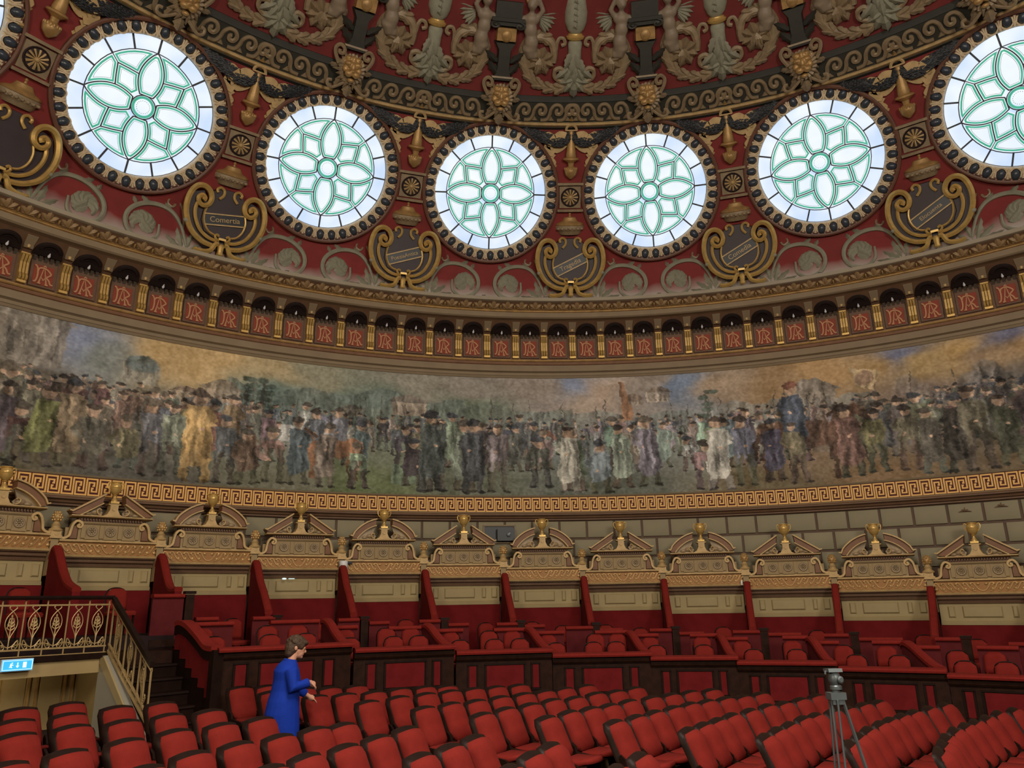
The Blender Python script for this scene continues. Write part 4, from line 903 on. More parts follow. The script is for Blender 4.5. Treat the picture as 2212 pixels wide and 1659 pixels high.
for i, k in enumerate(range(-7, 6)): box_back(k, 'arc' if (k + 7) % 2 == 0 else 'tri', i)
# tall velvet dividers between the rear boxes, and the pilasters behind them
def divider(prof, th, roll, mats, name, label, T, cap=0.07):
    """prof = top edge (y, z) from the back to the front; the body hangs below it"""
    t = thing(name, label, 'partition', T)
    P = smooth(prof, 4); zb = min(z for _, z in prof) - 1.1
    mb = MB(); mb.prism_x([(P[0][0], zb)] + P + [(P[-1][0], zb)], -th / 2, th / 2); obj('side', mb.mesh('side', mats[0]), t)
    mb = MB(); n_ = len(P); vs = []; fs_ = []
    for (y, z) in P: vs += [(-cap, y, z - 0.05), (-cap, y - 0.01, z + 0.0), (-cap * 0.6, y - 0.02, z + 0.03), (cap * 0.6, y - 0.02, z + 0.03), (cap, y - 0.01, z), (cap, y, z - 0.05)]
    for j in range(n_ - 1):
        for q in range(6): fs_.append((j * 6 + q, j * 6 + (q + 1) % 6, (j + 1) * 6 + (q + 1) % 6, (j + 1) * 6 + q))
    fs_ += [(0, 1, 2, 3, 4, 5), tuple((n_ - 1) * 6 + q for q in range(5, -1, -1))]
    mb.add(vs, fs_); obj('padded_top', mb.mesh('padded_top', mats[1]), t)
    return t
for i, k in enumerate(range(-6, 6)):
    ph = BW * k; dz = dado_z(ph); d0 = dado_z(ph)
    edge_ = 'past the right edge' if k == 5 else '%s from the left' % ORD[i]
    t = thing('pilaster', 'taupe pilaster with gilded pineapple finial, ' + edge_, 'pilaster', at(ph, 13.66, dz - 0.02)); obj('shaft', pil_me, t); obj('finial_pedestal', fped_me, t); obj('pineapple', fin_me, t)
    zp = (0.30 if k <= -5 else -0.29 - 0.0108 * (ph + 15)) - (dz)
    divider([(0.0, 0.52), (-0.10, 0.66), (-0.22, 0.66), (-0.40, 0.52), (-0.65, 0.28), (-1.0, 0.05), (-1.45, zp + 0.03)], 0.12, 0.05, (M['velvet_wall'], M['velvet']), 'rear_divider', 'tall curved red velvet divider below the pilaster, ' + edge_, at(ph, 13.62, dz))

# ------------------------------------------------------------ parapets of the front boxes
RF = 9.8
RAIL = [(-38.78, -26.34, -0.60), (-26.01, -15.94, -0.70), (-15.7, -5.73, -0.80), (-5.65, 4.57, -0.89), (4.54, 13.27, -0.965), (13.23, 22.63, -1.045), (22.83, 32.12, -1.13), (32.2, 40.8, -1.20)]
def seg_frame(a, b, R, z):
    A = Vector((R * math.sin(math.radians(a)), R * math.cos(math.radians(a)), z + ZO)); B = Vector((R * math.sin(math.radians(b)), R * math.cos(math.radians(b)), z + ZO))
    d = (B - A); L = d.length; x = d.normalized(); y = Vector((-x.y, x.x, 0)); m_ = (A + B) / 2
    return Matrix(((x.x, y.x, 0, m_.x), (x.y, y.y, 0, m_.y), (0, 0, 1, m_.z), (0, 0, 0, 1))), L
def rail_mesh(L, h=0.06, wd=0.22, m='velvet', name='padded_rail'):
    b = MB(); b.prism_x([(0.14, -h), (0.14, -0.01), (0.11, 0.012), (-0.04, 0.012), (-wd / 2 - 0.02, -0.005), (-wd / 2 - 0.04, -0.03), (-wd / 2 - 0.03, -h)], -L / 2, L / 2); return b.mesh(name, M[m])
BOXF = {}
for i, (a, b, z) in enumerate(RAIL):
    F, L = seg_frame(a, b, RF, z)
    t = thing('box_parapet', 'dark wood box front with three red cloth panels, %s from the left' % ORD[i], 'parapet', F)
    bot = floor_z((F.translation).x) - F.translation.z
    obj('padded_rail', rail_mesh(L), t)
    mb = MB(); mb.box((0, 0.03, (bot - 0.06) / 2), (L, 0.10, -bot - 0.06)); obj('wood_body', mb.mesh('wood_body', M['wood']), t)
    mb = MB(); mb.prism_x([(0.0, -0.17), (-0.05, -0.17), (-0.075, -0.135), (-0.06, -0.12), (-0.06, -0.06), (0.0, -0.06)], -L / 2, L / 2); obj('wood_moulding', mb.mesh('wood_moulding', M['wood']), t)
    mb = MB(); mb.prism_x([(0.0, bot), (-0.06, bot), (-0.06, bot + 0.16), (-0.03, bot + 0.19), (0.0, bot + 0.19)], -L / 2, L / 2); obj('plinth', mb.mesh('plinth', M['wood_deep']), t)
    for x0, x1 in ((-0.37, -0.29), (-0.19, 0.20), (0.29, 0.36)):
        z0, z1 = -0.64, -0.25; X0, X1 = x0 * L, x1 * L
        mb = MB(); fw = 0.035
        for (p, q, r, s_) in ((X0 - fw, X1 + fw, z1, z1 + fw), (X0 - fw, X1 + fw, z0 - fw, z0), (X0 - fw, X0, z0, z1), (X1, X1 + fw, z0, z1)): mb.prism([(p, r), (q, r), (q, s_), (p, s_)], 0.0, -0.04, 0.006)
        f_ = obj('panel_frame', mb.mesh('panel_frame', M['wood_deep'], False), t)
        mb = MB(); mb.prism([(X0, z0), (X1, z0), (X1, z1), (X0, z1)], 0.0, -0.03, 0.008); obj('cloth_panel', mb.mesh('cloth_panel', M['velvet_wall'], False), t)
    BOXF[i] = z - 0.72
def box_of(ph):
    for i, (a, b, z) in enumerate(RAIL):
        if ph <= b + 0.1: return i
    return len(RAIL) - 1
# floors of the boxes: stepped ring of slabs
for i, (a, b, z) in enumerate(RAIL):
    zf = z - 0.72; a2 = a if i == 0 else (RAIL[i - 1][1] + a) / 2; b2 = b if i == len(RAIL) - 1 else (b + RAIL[i + 1][0]) / 2
    mb = MB(); mb.sweep([(RF + 0.09, zf), (10.55, zf), (10.55, zf + 0.13), (11.95, zf + 0.13), (11.95, zf + 0.3), (14.2, zf + 0.3), (14.2, -3.0), (RF + 0.09, -3.0)], a2, b2, 6)
    obj('floor_boxes', mb.mesh('floor_boxes', M['carpet'], False), kind='structure')
mb = MB(); mb.sweep([(11.25, -0.665), (14.2, -0.665), (14.2, -0.90), (11.25, -0.90)], -66, -38.9, 12)
obj('floor_landing', mb.mesh('floor_landing', M['wood']), kind='structure')
mb = MB(); mb.sweep([(11.95, -0.66), (14.2, -0.66), (14.2, -0.45), (11.95, -0.45)], -66, -38.9, 12); obj('floor_rear_boxes', mb.mesh('floor_rear_boxes', M['carpet']), kind='structure')
# curved dividers of the front boxes
DIV = [(-27.14, -0.28, -26.5), (-17.43, -0.41, -16.1), (-7.14, -0.52, -5.8), (3.09, -0.62, 4.3), (11.99, -0.70, 13.0), (20.4, -0.75, 22.2), (28.54, -0.82, 31.8)]
def dir_frame(pa, Ra, pb, Rb, z):
    A = Vector((Ra * math.sin(math.radians(pa)), Ra * math.cos(math.radians(pa)), 0)); B = Vector((Rb * math.sin(math.radians(pb)), Rb * math.cos(math.radians(pb)), 0))
    y = (A - B).normalized(); x = Vector((y.y, -y.x, 0))
    return Matrix(((x.x, y.x, 0, B.x), (x.y, y.y, 0, B.y), (0, 0, 1, z + ZO), (0, 0, 0, 1))), (A - B).length
for i, (pb, zb, pf) in enumerate(DIV):
    zf = (RAIL[i][2] + RAIL[i + 1][2]) / 2; F, L = dir_frame(pb, 11.1, pf, 9.92, zf)
    h = zb - zf
    divider([(L, h), (L - 0.12, h + 0.03), (L - 0.35, h - 0.02), (L * 0.45, h * 0.52), (L * 0.2, h * 0.2), (0.02, 0.03)], 0.10, 0.05, (M['velvet_dull'], M['velvet']), 'front_divider', 'low curved velvet divider, right end of the %s front box' % ORD[i], F, 0.075)
# the end wall of the first front box beside the stairs, with stepped foot
F, L = dir_frame(-39.75, 11.15, -38.85, 9.8, -0.60)
t = thing('stair_side_wall', 'red cloth end wall with stepped foot and dark wood capping beside the stairs', 'partition', F)
top = smooth([(L, 0.34), (L - 0.15, 0.37), (L - 0.40, 0.32), (L * 0.42, 0.16), (L * 0.2, 0.02), (0.0, 0.0)], 4)
st = [(0.0, -0.70)]
for k in range(5): st += [(0.18 + 0.24 * k, -0.70 + 0.13 * k), (0.18 + 0.24 * k, -0.57 + 0.13 * k)]
mb = MB(); mb.prism_x(st + [(L, -0.05)] + [(y, z - 0.16) for y, z in top], -0.05, 0.02); obj('cloth_side', mb.mesh('cloth_side', M['velvet_wall'], False), t)
mb = MB(); mb.prism_x([(0.0, -1.45), (L, -0.75), (L, -0.04)] + st[::-1], -0.04, 0.015); obj('skirting', mb.mesh('skirting', M['wood_deep'], False), t)
mb = MB(); mb.prism_x([(y, z - 0.17) for y, z in top][::-1] + [(y, z - 0.03) for y, z in top], -0.075, 0.05); obj('wood_capping', mb.mesh('wood_capping', M['wood_deep']), t)
mb = MB(); mb.prism_x([(y, z - 0.04) for y, z in top][::-1] + [(y, z + 0.035) for y, z in top], -0.085, 0.10); obj('padded_top', mb.mesh('padded_top', M['velvet']), t)
mb = MB(); mb.box((0.0, -0.02, -0.62), (0.16, 0.14, 1.2)); obj('corner_post', mb.mesh('corner_post', M['wood_deep']), t)
# low partitions behind the front boxes
PART = [(-39.7, -35.28, -0.25), (-32.03, -27.59, -0.25), (-26.48, -23.93, -0.37), (-20.93, -17.5, -0.41), (-16.83, -13.59, -0.48), (-10.47, -7.28, -0.49), (-6.58, -3.39, -0.56), (-0.24, 3.0, -0.57), (3.6, 6.09, -0.64), (9.19, 11.9, -0.65), (12.66, 14.73, -0.72), (17.99, 20.3, -0.7), (21.1, 23.03, -0.79), (25.89, 28.4, -0.78), (29.39, 31.45, -0.86), (34.33, 37.45, -0.85)]
for i, (a, b, z) in enumerate(PART):
    F, L = seg_frame(a, b, 11.15, z); t = thing('box_screen', 'low maroon screen behind the front boxes, %s from the left' % ORD[i], 'partition', F)
    mb = MB(); mb.box((0, 0.0, -0.55), (L, 0.07, 1.02)); obj('cloth_side', mb.mesh('cloth_side', M['velvet_dull']), t); obj('padded_top', rail_mesh(L, 0.05, 0.05, name='padded_top'), t, T_(0, -0.03, 0))
REAR = [(-40.84, -38.37, 0.22), (-37.25, -35.42, -0.18), (-32.48, -30.58, -0.19), (-24.8, -22.86, -0.26), (-21.89, -20.0, -0.33), (-17.11, -15.08, -0.32), (-14.27, -12.27, -0.4), (-9.52, -7.46, -0.41), (-6.72, -4.75, -0.46), (-2.64, 0.02, -0.51), (0.7, 2.98, -0.56), (5.6, 7.71, -0.58), (8.45, 10.79, -0.65), (13.55, 16.04, -0.63), (16.82, 19.74, -0.68), (21.77, 23.89, -0.7), (24.75, 28.35, -0.77), (30.94, 32.91, -0.76), (36.45, 39.07, -0.83)]
for i, (a, b, z) in enumerate(REAR):
    F, L = seg_frame(a, b, 12.0, z); t = thing('rear_parapet', 'maroon rear box parapet with red padded rail, %s from the left' % ORD[i], 'parapet', F)
    hh = 0.78 if i else 0.84
    mb = MB(); mb.box((0, 0.0, -hh / 2 - 0.02), (L, 0.08, hh)); obj('cloth_side', mb.mesh('cloth_side', M['velvet_dull']), t); obj('padded_top', rail_mesh(L, 0.05, 0.06, name='padded_top'), t, T_(0, -0.03, 0))
    if i == 0: mb = MB(); mb.box((0, -0.05, -0.80), (L, 0.03, 0.12)); obj('skirting', mb.mesh('skirting', M['wood']), t)
POST = [(-37.9, 0.26, -0.62), (-30.34, -0.18, -1.0), (-22.34, -0.24, -1.2), (-14.63, -0.3, -1.3), (-7.09, -0.38, -1.4), (0.36, -0.45, -1.5), (8.13, -0.55, -1.6), (16.43, -0.6, -1.7), (24.37, -0.68, -1.8), (33.31, -0.74, -1.8)]
for i, (ph, z, zb) in enumerate(POST):
    t = thing('box_post', 'square dark wood post between rear boxes, %s from the left' % ORD[i], 'post', at(ph, 12.0, z))
    mb = MB(); mb.box((0, 0, (zb - z) / 2 - 0.02), (0.145, 0.13, z - zb - 0.04)); obj('shaft', mb.mesh('shaft', M['wood']), t); mb = MB(); mb.box((0, 0, -0.005), (0.18, 0.17, 0.05)); obj('cap', mb.mesh('cap', M['wood_deep']), t)

# ------------------------------------------------------------ chairs in the boxes
mb = MB()
def pad(mb, hw, z0, z1, y0, lean, th, curve=0.03, crown=0.03, rnd=0.07, nx=8, nz=7):
    fr_, bk_ = [], []
    for j in range(nz + 1):
        v = j / nz; z = z0 + (z1 - z0) * v
        for i in range(nx + 1):
            u_ = -1 + 2 * i / nx; d = max(0.0, (z - (z1 - rnd)) / rnd); w_ = hw - rnd * 0.9 * (1 - math.sqrt(max(0, 1 - d * d)))
            d2 = max(0.0, ((z0 + rnd * 0.4) - z) / (rnd * 0.4)); w_ -= 0.02 * d2
            x = u_ * w_; y = y0 + lean * v - curve * (x / hw) ** 2 + curve; zz = z + crown * v * (1 - (x / hw) ** 2)
            e = max(abs(u_) ** 6, abs(2 * v - 1) ** 8)
            fr_.append((x, y - th * (0.75 + 0.25 * (1 - e)) * (1 - 0.6 * e), zz)); bk_.append((x, y + 0.006, zz))
    n_ = (nx + 1) * (nz + 1); fs_ = []; idx = lambda i, j: j * (nx + 1) + i
    for j in range(nz):
        for i in range(nx): fs_ += [(idx(i, j), idx(i + 1, j), idx(i + 1, j + 1), idx(i, j + 1)), (n_ + idx(i, j), n_ + idx(i, j + 1), n_ + idx(i + 1, j + 1), n_ + idx(i + 1, j))]
    rim = [idx(i, 0) for i in range(nx + 1)] + [idx(nx, j) for j in range(1, nz + 1)] + [idx(i, nz) for i in range(nx - 1, -1, -1)] + [idx(0, j) for j in range(nz - 1, 0, -1)]
    for k in range(len(rim)): a, b = rim[k], rim[(k + 1) % len(rim)]; fs_.append((a, n_ + a, n_ + b, b))
    return mb.add(fr_ + bk_, fs_)
pad(mb, 0.165, 0.50, 0.84, 0.17, 0.05, 0.05, 0.02, 0.015, 0.085); cb_me = mb.mesh('backrest', M['velvet'], True, 1.2)
mb = MB(); op = [(-0.175, 0.22, 0.44)] + [(0.178 * math.copysign(abs(-1 + 2 * k / 12) ** 0.8, -1 + 2 * k / 12), 0.28, 0.74 + 0.125 * math.sin(PI * k / 12) ** 0.45) for k in range(13)] + [(0.175, 0.22, 0.44)]
mb.tube(op, 0.012, 6); cf_me = mb.mesh('back_frame', M['wood_deep'])
mb = MB(); mb.prism([(-0.21, 0), (0.21, 0), (0.19, 0.08), (-0.19, 0.08)], 0.22, -0.22); mb2 = MB()
mb = MB(); vs = [(-0.20, -0.20), (-0.17, -0.23), (0.17, -0.23), (0.20, -0.20), (0.18, 0.19), (-0.18, 0.19)]
mb.add([(x, y, 0.40) for x, y in vs] + [(x * 1.03, y * 1.03, 0.44) for x, y in vs] + [(x * 0.9, y * 0.9, 0.475) for x, y in vs], [tuple(range(5, -1, -1)), tuple(range(12, 18))] + [(l * 6 + i, l * 6 + (i + 1) % 6, (l + 1) * 6 + (i + 1) % 6, (l + 1) * 6 + i) for l in range(2) for i in range(6)])
cs_me = mb.mesh('seat', M['velvet'])
mb = MB(); mb.lathe([(0.014, 0.0), (0.022, 0.40)], 6); cl_me = mb.mesh('leg', M['wood_deep'])
CH1 = [(-37.57, -0.5), (-32.73, -0.51), (-29.59, -0.51), (-25.44, -0.64), (-21.16, -0.62), (-18.6, -0.62), (-14.55, -0.72), (-10.94, -0.73), (-8.4, -0.73), (-4.44, -0.83), (-0.61, -0.83), (1.53, -0.83), (5.5, -0.93), (10.47, -0.92), (15.0, -0.98), (19.07, -0.98), (24.24, -1.06), (28.06, -1.04), (33.4, -1.13), (36.55, -1.12)]
CH2 = [(-38.0, -0.36), (-32.25, -0.38), (-29.72, -0.38), (-25.2, -0.51), (-21.31, -0.51), (-18.84, -0.53), (-15.0, -0.6), (-11.16, -0.6), (-8.71, -0.61), (-5.13, -0.71), (-0.18, -0.71), (1.98, -0.71), (5.3, -0.8), (10.39, -0.8), (14.2, -0.85), (18.94, -0.84), (23.3, -0.92), (26.97, -0.91), (32.9, -1.01), (35.45, -1.0)]
CH3 = [(-36.31, -0.13), (-32.9, -0.14), (-25.3, -0.22), (-17.6, -0.3), (-13.39, -0.36), (-9.8, -0.36), (-5.71, -0.44), (-2.5, -0.44), (1.66, -0.53), (5.2, -0.53), (13.0, -0.63), (21.4, -0.7), (30.0, -0.78), (34.12, -0.83), (-42.4, 0.21), (-49.09, 0.2)]
c0 = None
def loge_chair(ph, R, ztop, zfl, label, rot_=0.0):
    global c0
    h = max(0.70, min(1.1, ztop - zfl)); T = at(ph, R, zfl) @ RZ(rot_)
    if c0 is None:
        c0 = thing('box_chair', label, 'chair', T, 'red chairs in the boxes')
        for nm, me in (('seat', cs_me), ('backrest', cb_me), ('back_frame', cf_me)): obj(nm, me, c0)
        for x in (-0.16, 0.16):
            for y in (-0.17, 0.17): obj('leg', cl_me, c0, T_(x, y, 0))
        o = c0
    else: o = dup(c0, T, label)
    return o
for i, (ph, z) in enumerate(CH1): loge_chair(ph, 10.3, z, BOXF[box_of(ph)], 'round backed red chair, %s from left, front line in the boxes' % ORD[i], random.uniform(-.15, .15))
for i, (ph, z) in enumerate(CH2): loge_chair(ph, 10.86, z, BOXF[box_of(ph)] + 0.13, 'round backed red chair, %s from left, second line in the boxes' % ORD[i], random.uniform(-.15, .15))
for i, (ph, z) in enumerate(sorted(CH3)):
    zf = (BOXF[box_of(ph)] + 0.30) if ph > -38.9 else -0.45; zf = max(zf, z - 0.9); 
    loge_chair(ph, 12.55, z, zf - 0.06, 'red chair behind the rear parapet, %s from the left' % ORD[i], random.uniform(-.3, .3))

# ============================================================ stairs, landing rail, passage
fz = lambda x: floor_z(x)
SF = at(-42.3, 11.2, -0.665) @ RZ(0.13)                                # head of the stair; it comes down towards the hall
t = thing('staircase', 'dark carpeted staircase leading from the hall floor up to the boxes', 'stairs', SF)
for k in range(7):
    z = -0.19 * (k + 1); mb = MB(); wl = -0.50; wr = 0.50 + 0.01 * k
    mb.prism_x([(-0.25 * (k + 1), z - 0.8 if k < 5 else -1.62), (0.0 if k == 0 else -0.25 * k + 0.02, z - 0.8 if k < 5 else -1.62), (-0.25 * k + 0.02, z), (-0.25 * (k + 1) - 0.02, z), (-0.25 * (k + 1) - 0.03, z - 0.03), (-0.25 * (k + 1), z - 0.04)], wl, wr)
    obj('step', mb.mesh('step', M['wood_deep']), t)
mb = MB(); mb.prism_x([(0.10, -0.02), (0.10, -1.60), (-1.95, -1.60), (-1.95, -1.42), (-0.05, -0.02)], -0.62, -0.51); sw = obj('stringer', mb.mesh('stringer', M['grey_wall'], False), t)
mb = MB(); mb.prism_x([(0.02, -0.06), (0.02, -0.14), (-1.96, -1.56), (-1.96, -1.46), (-0.08, -0.03)], -0.645, -0.615); obj('stringer_moulding', mb.mesh('stringer_moulding', M['cream'], False), sw)
# landing edge beam and the passage under it
FB, LB = seg_frame(-62.0, -45.2, 11.28, -0.665)
t = thing('landing_beam', 'cream beam along the edge of the landing above the passage', 'beam', FB)
mb = MB(); mb.box((0, 0.0, -0.16), (LB, 0.16, 0.20)); obj('beam', mb.mesh('beam', M['wallpanel']), t); mb = MB(); mb.box((0, -0.02, -0.015), (LB, 0.22, 0.08)); obj('edge_board', mb.mesh('edge_board', M['wood_deep']), t)
FW, LW = seg_frame(-63.0, -40.0, 12.9, -2.15)
wp = struct('wall_passage', FW, 'ochre panelled wall at the back of the passage under the landing')
mb = MB(); mb.box((0, 0.1, 0.75), (LW, 0.2, 1.7)); obj('wall_face', mb.mesh('wall_face', M['wallpanel'], False), wp)
for k in range(9):
    x = -LW / 2 + 0.45 + k * 0.54; mb = MB(); mb.prism([(x - 0.17, 0.25), (x + 0.17, 0.25), (x + 0.17, 1.42), (x - 0.17, 1.42)], 0.0, -0.02, 0.01)
    o_ = obj('panel', mb.mesh('panel', M['wallpanel']), wp); mb = MB(); mb.stroke([(x - 0.21, 0.2), (x + 0.21, 0.2), (x + 0.21, 1.47), (x - 0.21, 1.47)], 0.03, 0.0, -0.035, True); obj('panel_moulding', mb.mesh('panel_moulding', M['gilt_old']), o_)
obj('door_handle', (lambda b: b.box((LW / 2 - 0.85, -0.05, 0.75), (0.02, 0.03, 0.14)).box((LW / 2 - 0.89, -0.08, 0.80), (0.10, 0.02, 0.02)).mesh('door_handle', M['gilt']))(MB()), wp)
mb = MB(); mb.sweep([(11.3, -0.90), (12.9, -0.90), (12.9, -2.4), (11.3, -2.4)], -44.6, -44.2, 1); ws_ = obj('wall_passage_side', mb.mesh('wall_passage_side', M['wallpanel'], False), kind='structure')
# gilt iron railing: straight run along the landing, then down the stair
FR, LR = seg_frame(-61.0, -45.25, 11.2, -0.665)
t = thing('landing_railing', 'gilded wrought iron railing with dark handrail along the landing', 'railing', FR @ S3(1, 1, 1.06))
mb = MB(); mb.prism_x([(-0.05, 0.76), (-0.06, 0.79), (-0.04, 0.815), (0.04, 0.815), (0.06, 0.79), (0.05, 0.76)], -LR / 2, LR / 2 + 0.04); obj('handrail', mb.mesh('handrail', M['wood_deep']), t)
for z, h in ((0.69, 0.022), (0.115, 0.022)): obj('rail_bar', MB().box((0, 0, z), (LR, 0.022, h)).mesh('rail_bar', M['iron'], False), t)
obj('rail_bar', MB().box((0, -0.02, 0.03), (LR, 0.03, 0.012)).mesh('rail_bar', M['iron'], False), t)
bal_me = MB().box((0, 0, 0.40), (0.016, 0.016, 0.78)).mesh('baluster', M['iron'], False)
mb = MB()
lp = smooth([(0, 0.16), (0.01, 0.28), (0.075, 0.42), (0.07, 0.52), (0.015, 0.60), (-0.05, 0.66), (-0.02, 0.685)], 4)
for sg in (-1, 1): mb.tube([(sg * x, 0, z) for x, z in lp], 0.007, 5)
mb.tube([(0, 0, 0.13), (0, 0, 0.54)], 0.009, 5)
for j, (wd, z) in enumerate(((0.05, 0.40), (0.045, 0.44), (0.035, 0.48))):
    for sg in (-1, 1): mb.tube([(0, 0, z - 0.03), (sg * wd, 0, z), (sg * wd * 0.6, 0, z + 0.045), (0, 0, z + 0.03)], 0.009, 5)
mb.ball((0, 0, 0.545), (0.014, 0.012, 0.028), 6, 4)
for sg in (-1, 1):
    mb.tube([(sg * x, 0, z) for x, z in smooth([(0.0, 0.15), (0.05, 0.17), (0.11, 0.24), (0.115, 0.185), (0.075, 0.185), (0.085, 0.215)], 4)], 0.008, 5); mb.tube([(sg * x, 0, z) for x, z in smooth([(0.14, 0.20), (0.09, 0.125), (0.05, 0.14), (0.07, 0.17), (0.085, 0.15)], 4)], 0.007, 5)
wl_me = mb.mesh('scrollwork', M['iron'])
nb = int(LR / 0.30)
for k in range(nb + 1): obj('baluster', bal_me, t, T_(LR / 2 - 0.02 - 0.30 * k, 0, 0))
for k in range(nb): obj('scrollwork', wl_me, t, T_(LR / 2 - 0.17 - 0.30 * k, 0, 0))
t = thing('stair_railing', 'gilded iron railing with dark handrail running down the stair', 'railing', SF @ T_(-0.55, 0, 0) @ S3(1, 1, 1.06))
sl = -0.585; Lr = 1.46
def srun(z, h, wd, m, nm): mb = MB(); mb.prism_x([(0.0, z), (-Lr, z + sl * Lr), (-Lr, z + sl * Lr + h), (0.0, z + h)], -wd / 2, wd / 2); obj(nm, mb.mesh(nm, m, False), t)
srun(0.72, 0.075, 0.07, M['wood_deep'], 'handrail'); srun(0.67, 0.03, 0.03, M['iron'], 'rail_bar'); srun(0.12, 0.03, 0.03, M['iron'], 'rail_bar'); srun(0.02, 0.04, 0.035, M['iron'], 'rail_bar')
for k in range(9):
    y = -0.02 - k * (Lr - 0.03) / 8; nm = 'baluster'; mb = MB(); mb.box((0, y, sl * -y + 0.0 if False else sl * (-y) + 0.36), (0.02, 0.02, 0.70)); obj(nm, mb.mesh(nm, M['iron'], False), t)
for k in range(3):
    y = -0.26 - k * 0.48; sh_ = Matrix.Identity(4); sh_[2][1] = -sl; obj('scrollwork', wl_me, t, T_(0, y, sl * (-y)) @ RZ(PI / 2))
# backlit exit sign hung under the landing edge
F, L = seg_frame(-52.75, -50.65, 11.0, -0.735)
t = thing('exit_sign', 'glowing cyan emergency exit sign under the landing', 'sign', F)
mb = MB(); mb.box((0, 0, 0), (L, 0.06, 0.16)); obj('housing', mb.mesh('housing', M['white'], False), t)
mb = MB(); mb.box((0, -0.034, 0), (L * 0.97, 0.01, 0.145)); obj('lit_face', mb.mesh('lit_face', M['exit'], False), t)
mb = MB(); mb.stroke([(-L * 0.46, -0.06), (L * 0.46, -0.06), (L * 0.46, 0.06), (-L * 0.46, 0.06)], 0.006, -0.035, -0.043, True)
mb.stroke([(-0.09, 0.022), (-0.075, 0.005), (-0.085, -0.012), (-0.07, -0.032)], 0.013, -0.035, -0.044); mb.stroke([(-0.075, 0.008), (-0.055, 0.0)], 0.01, -0.035, -0.044); mb.stroke([(-0.078, 0.012), (-0.097, -0.003)], 0.01, -0.035, -0.044); mb.stroke([(-0.082, -0.01), (-0.102, -0.028)], 0.011, -0.035, -0.044); mb.ball((-0.07, -0.04, 0.03), (0.009, 0.004, 0.009), 6, 4)
mb.stroke([(0.0, 0.035), (0.0, -0.02)], 0.012, -0.035, -0.044); mb.prism([(-0.022, -0.008), (0.022, -0.008), (0.0, -0.037)][::-1], -0.035, -0.044); mb.box((0.09, -0.04, 0), (0.045, 0.008, 0.075))
obj('pictogram', mb.mesh('pictogram', M['exit_mark'], False), t)
# camera on the pilaster, projector in its niche, small fittings
t = thing('security_camera', 'white dome security camera fixed to a box pilaster', 'camera', at(-23.05, 13.52, 0.79))
mb = MB(); mb.lathe([(0.085, 0.13), (0.09, 0.12), (0.09, -0.03), (0.075, -0.05)], 14); obj('housing', mb.mesh('housing', M['white']), t)
mb = MB(); mb.lathe([(0.07, -0.05), (0.072, -0.08), (0.055, -0.13), (0.02, -0.15)], 14); obj('dome', mb.mesh('dome', M['steel']), t); mb = MB(); mb.box((0.12, 0.05, 0.10), (0.16, 0.05, 0.05)); obj('arm', mb.mesh('arm', M['black'], False), t)
t = thing('projector_niche', 'dark rectangular niche in the stone wall above the boxes', 'niche', at(-7.8, 14.22, 1.575))
mb = MB(); mb.box((0, 0.0, 0), (0.74, 0.02, 0.40)); obj('back', mb.mesh('back', M['black'], False), t)
mb = MB()
for c_, d_ in (((0, -0.02, 0.205), (0.78, 0.06, 0.03)), ((0, -0.02, -0.205), (0.78, 0.06, 0.03)), ((-0.375, -0.02, 0), (0.03, 0.06, 0.40)), ((0.375, -0.02, 0), (0.03, 0.06, 0.40))): mb.box(c_, d_)
obj('frame', mb.mesh('frame', M['beige'], False), t)
t = thing('projector', 'black projector standing in the wall niche', 'projector', at(-7.2, 14.16, 1.38))
mb = MB(); mb.box((0, -0.05, 0.17), (0.42, 0.14, 0.28)); obj('body', mb.mesh('body', M['black'], False), t); mb = MB(); mb.lathe([(0.05, 0.0), (0.05, 0.04), (0.035, 0.05)], 12, T=T_(0.06, -0.12, 0.17) @ RX(PI / 2)); obj('lens', mb.mesh('lens', M['steel']), t); mb = MB(); mb.ball((0.08, -0.17, 0.20), 0.012, 6, 4); obj('glint', mb.mesh('glint', M['bulb']), t)
t = thing('wall_plug', 'small white plate on the moulding of a box back', 'fitting', at(15.0, 13.55, 0.335)); obj('plate', MB().box((0, 0, 0), (0.035, 0.02, 0.10)).mesh('plate', M['white'], False), t)
t = thing('wall_spot', 'two tiny lit lamps on the cream panel of the fourth box back', 'lamp', at(-28.0, 13.60, 0.55))
mb = MB(); mb.ball((-0.05, 0, 0), (0.05, 0.03, 0.018), 8, 4); mb.box((0.10, 0, 0), (0.12, 0.02, 0.012)); obj('lit_bulb', mb.mesh('lit_bulb', M['exit_mark']), t)
for k, (ph, z) in enumerate(((34.3, 1.72), (37.0, 1.77))):
    t = thing('star_hook', 'dark star shaped wall hook on the upper right stones, %s' % ('left one' if k == 0 else 'right one'), 'hook', at(ph, 14.2, z)); mb = MB()
    for a in (20, 90, 160, 200, 340): mb.tube([(0, -0.02, 0), (0.11 * math.cos(math.radians(a)) * (1.2 if a in (200, 340) else 0.6), -0.01, 0.07 * math.sin(math.radians(a)))], [0.016, 0.004], 5)
    mb.ball((0, -0.03, 0.0), 0.02, 6, 4); obj('hook', mb.mesh('hook', M['brown']), t)

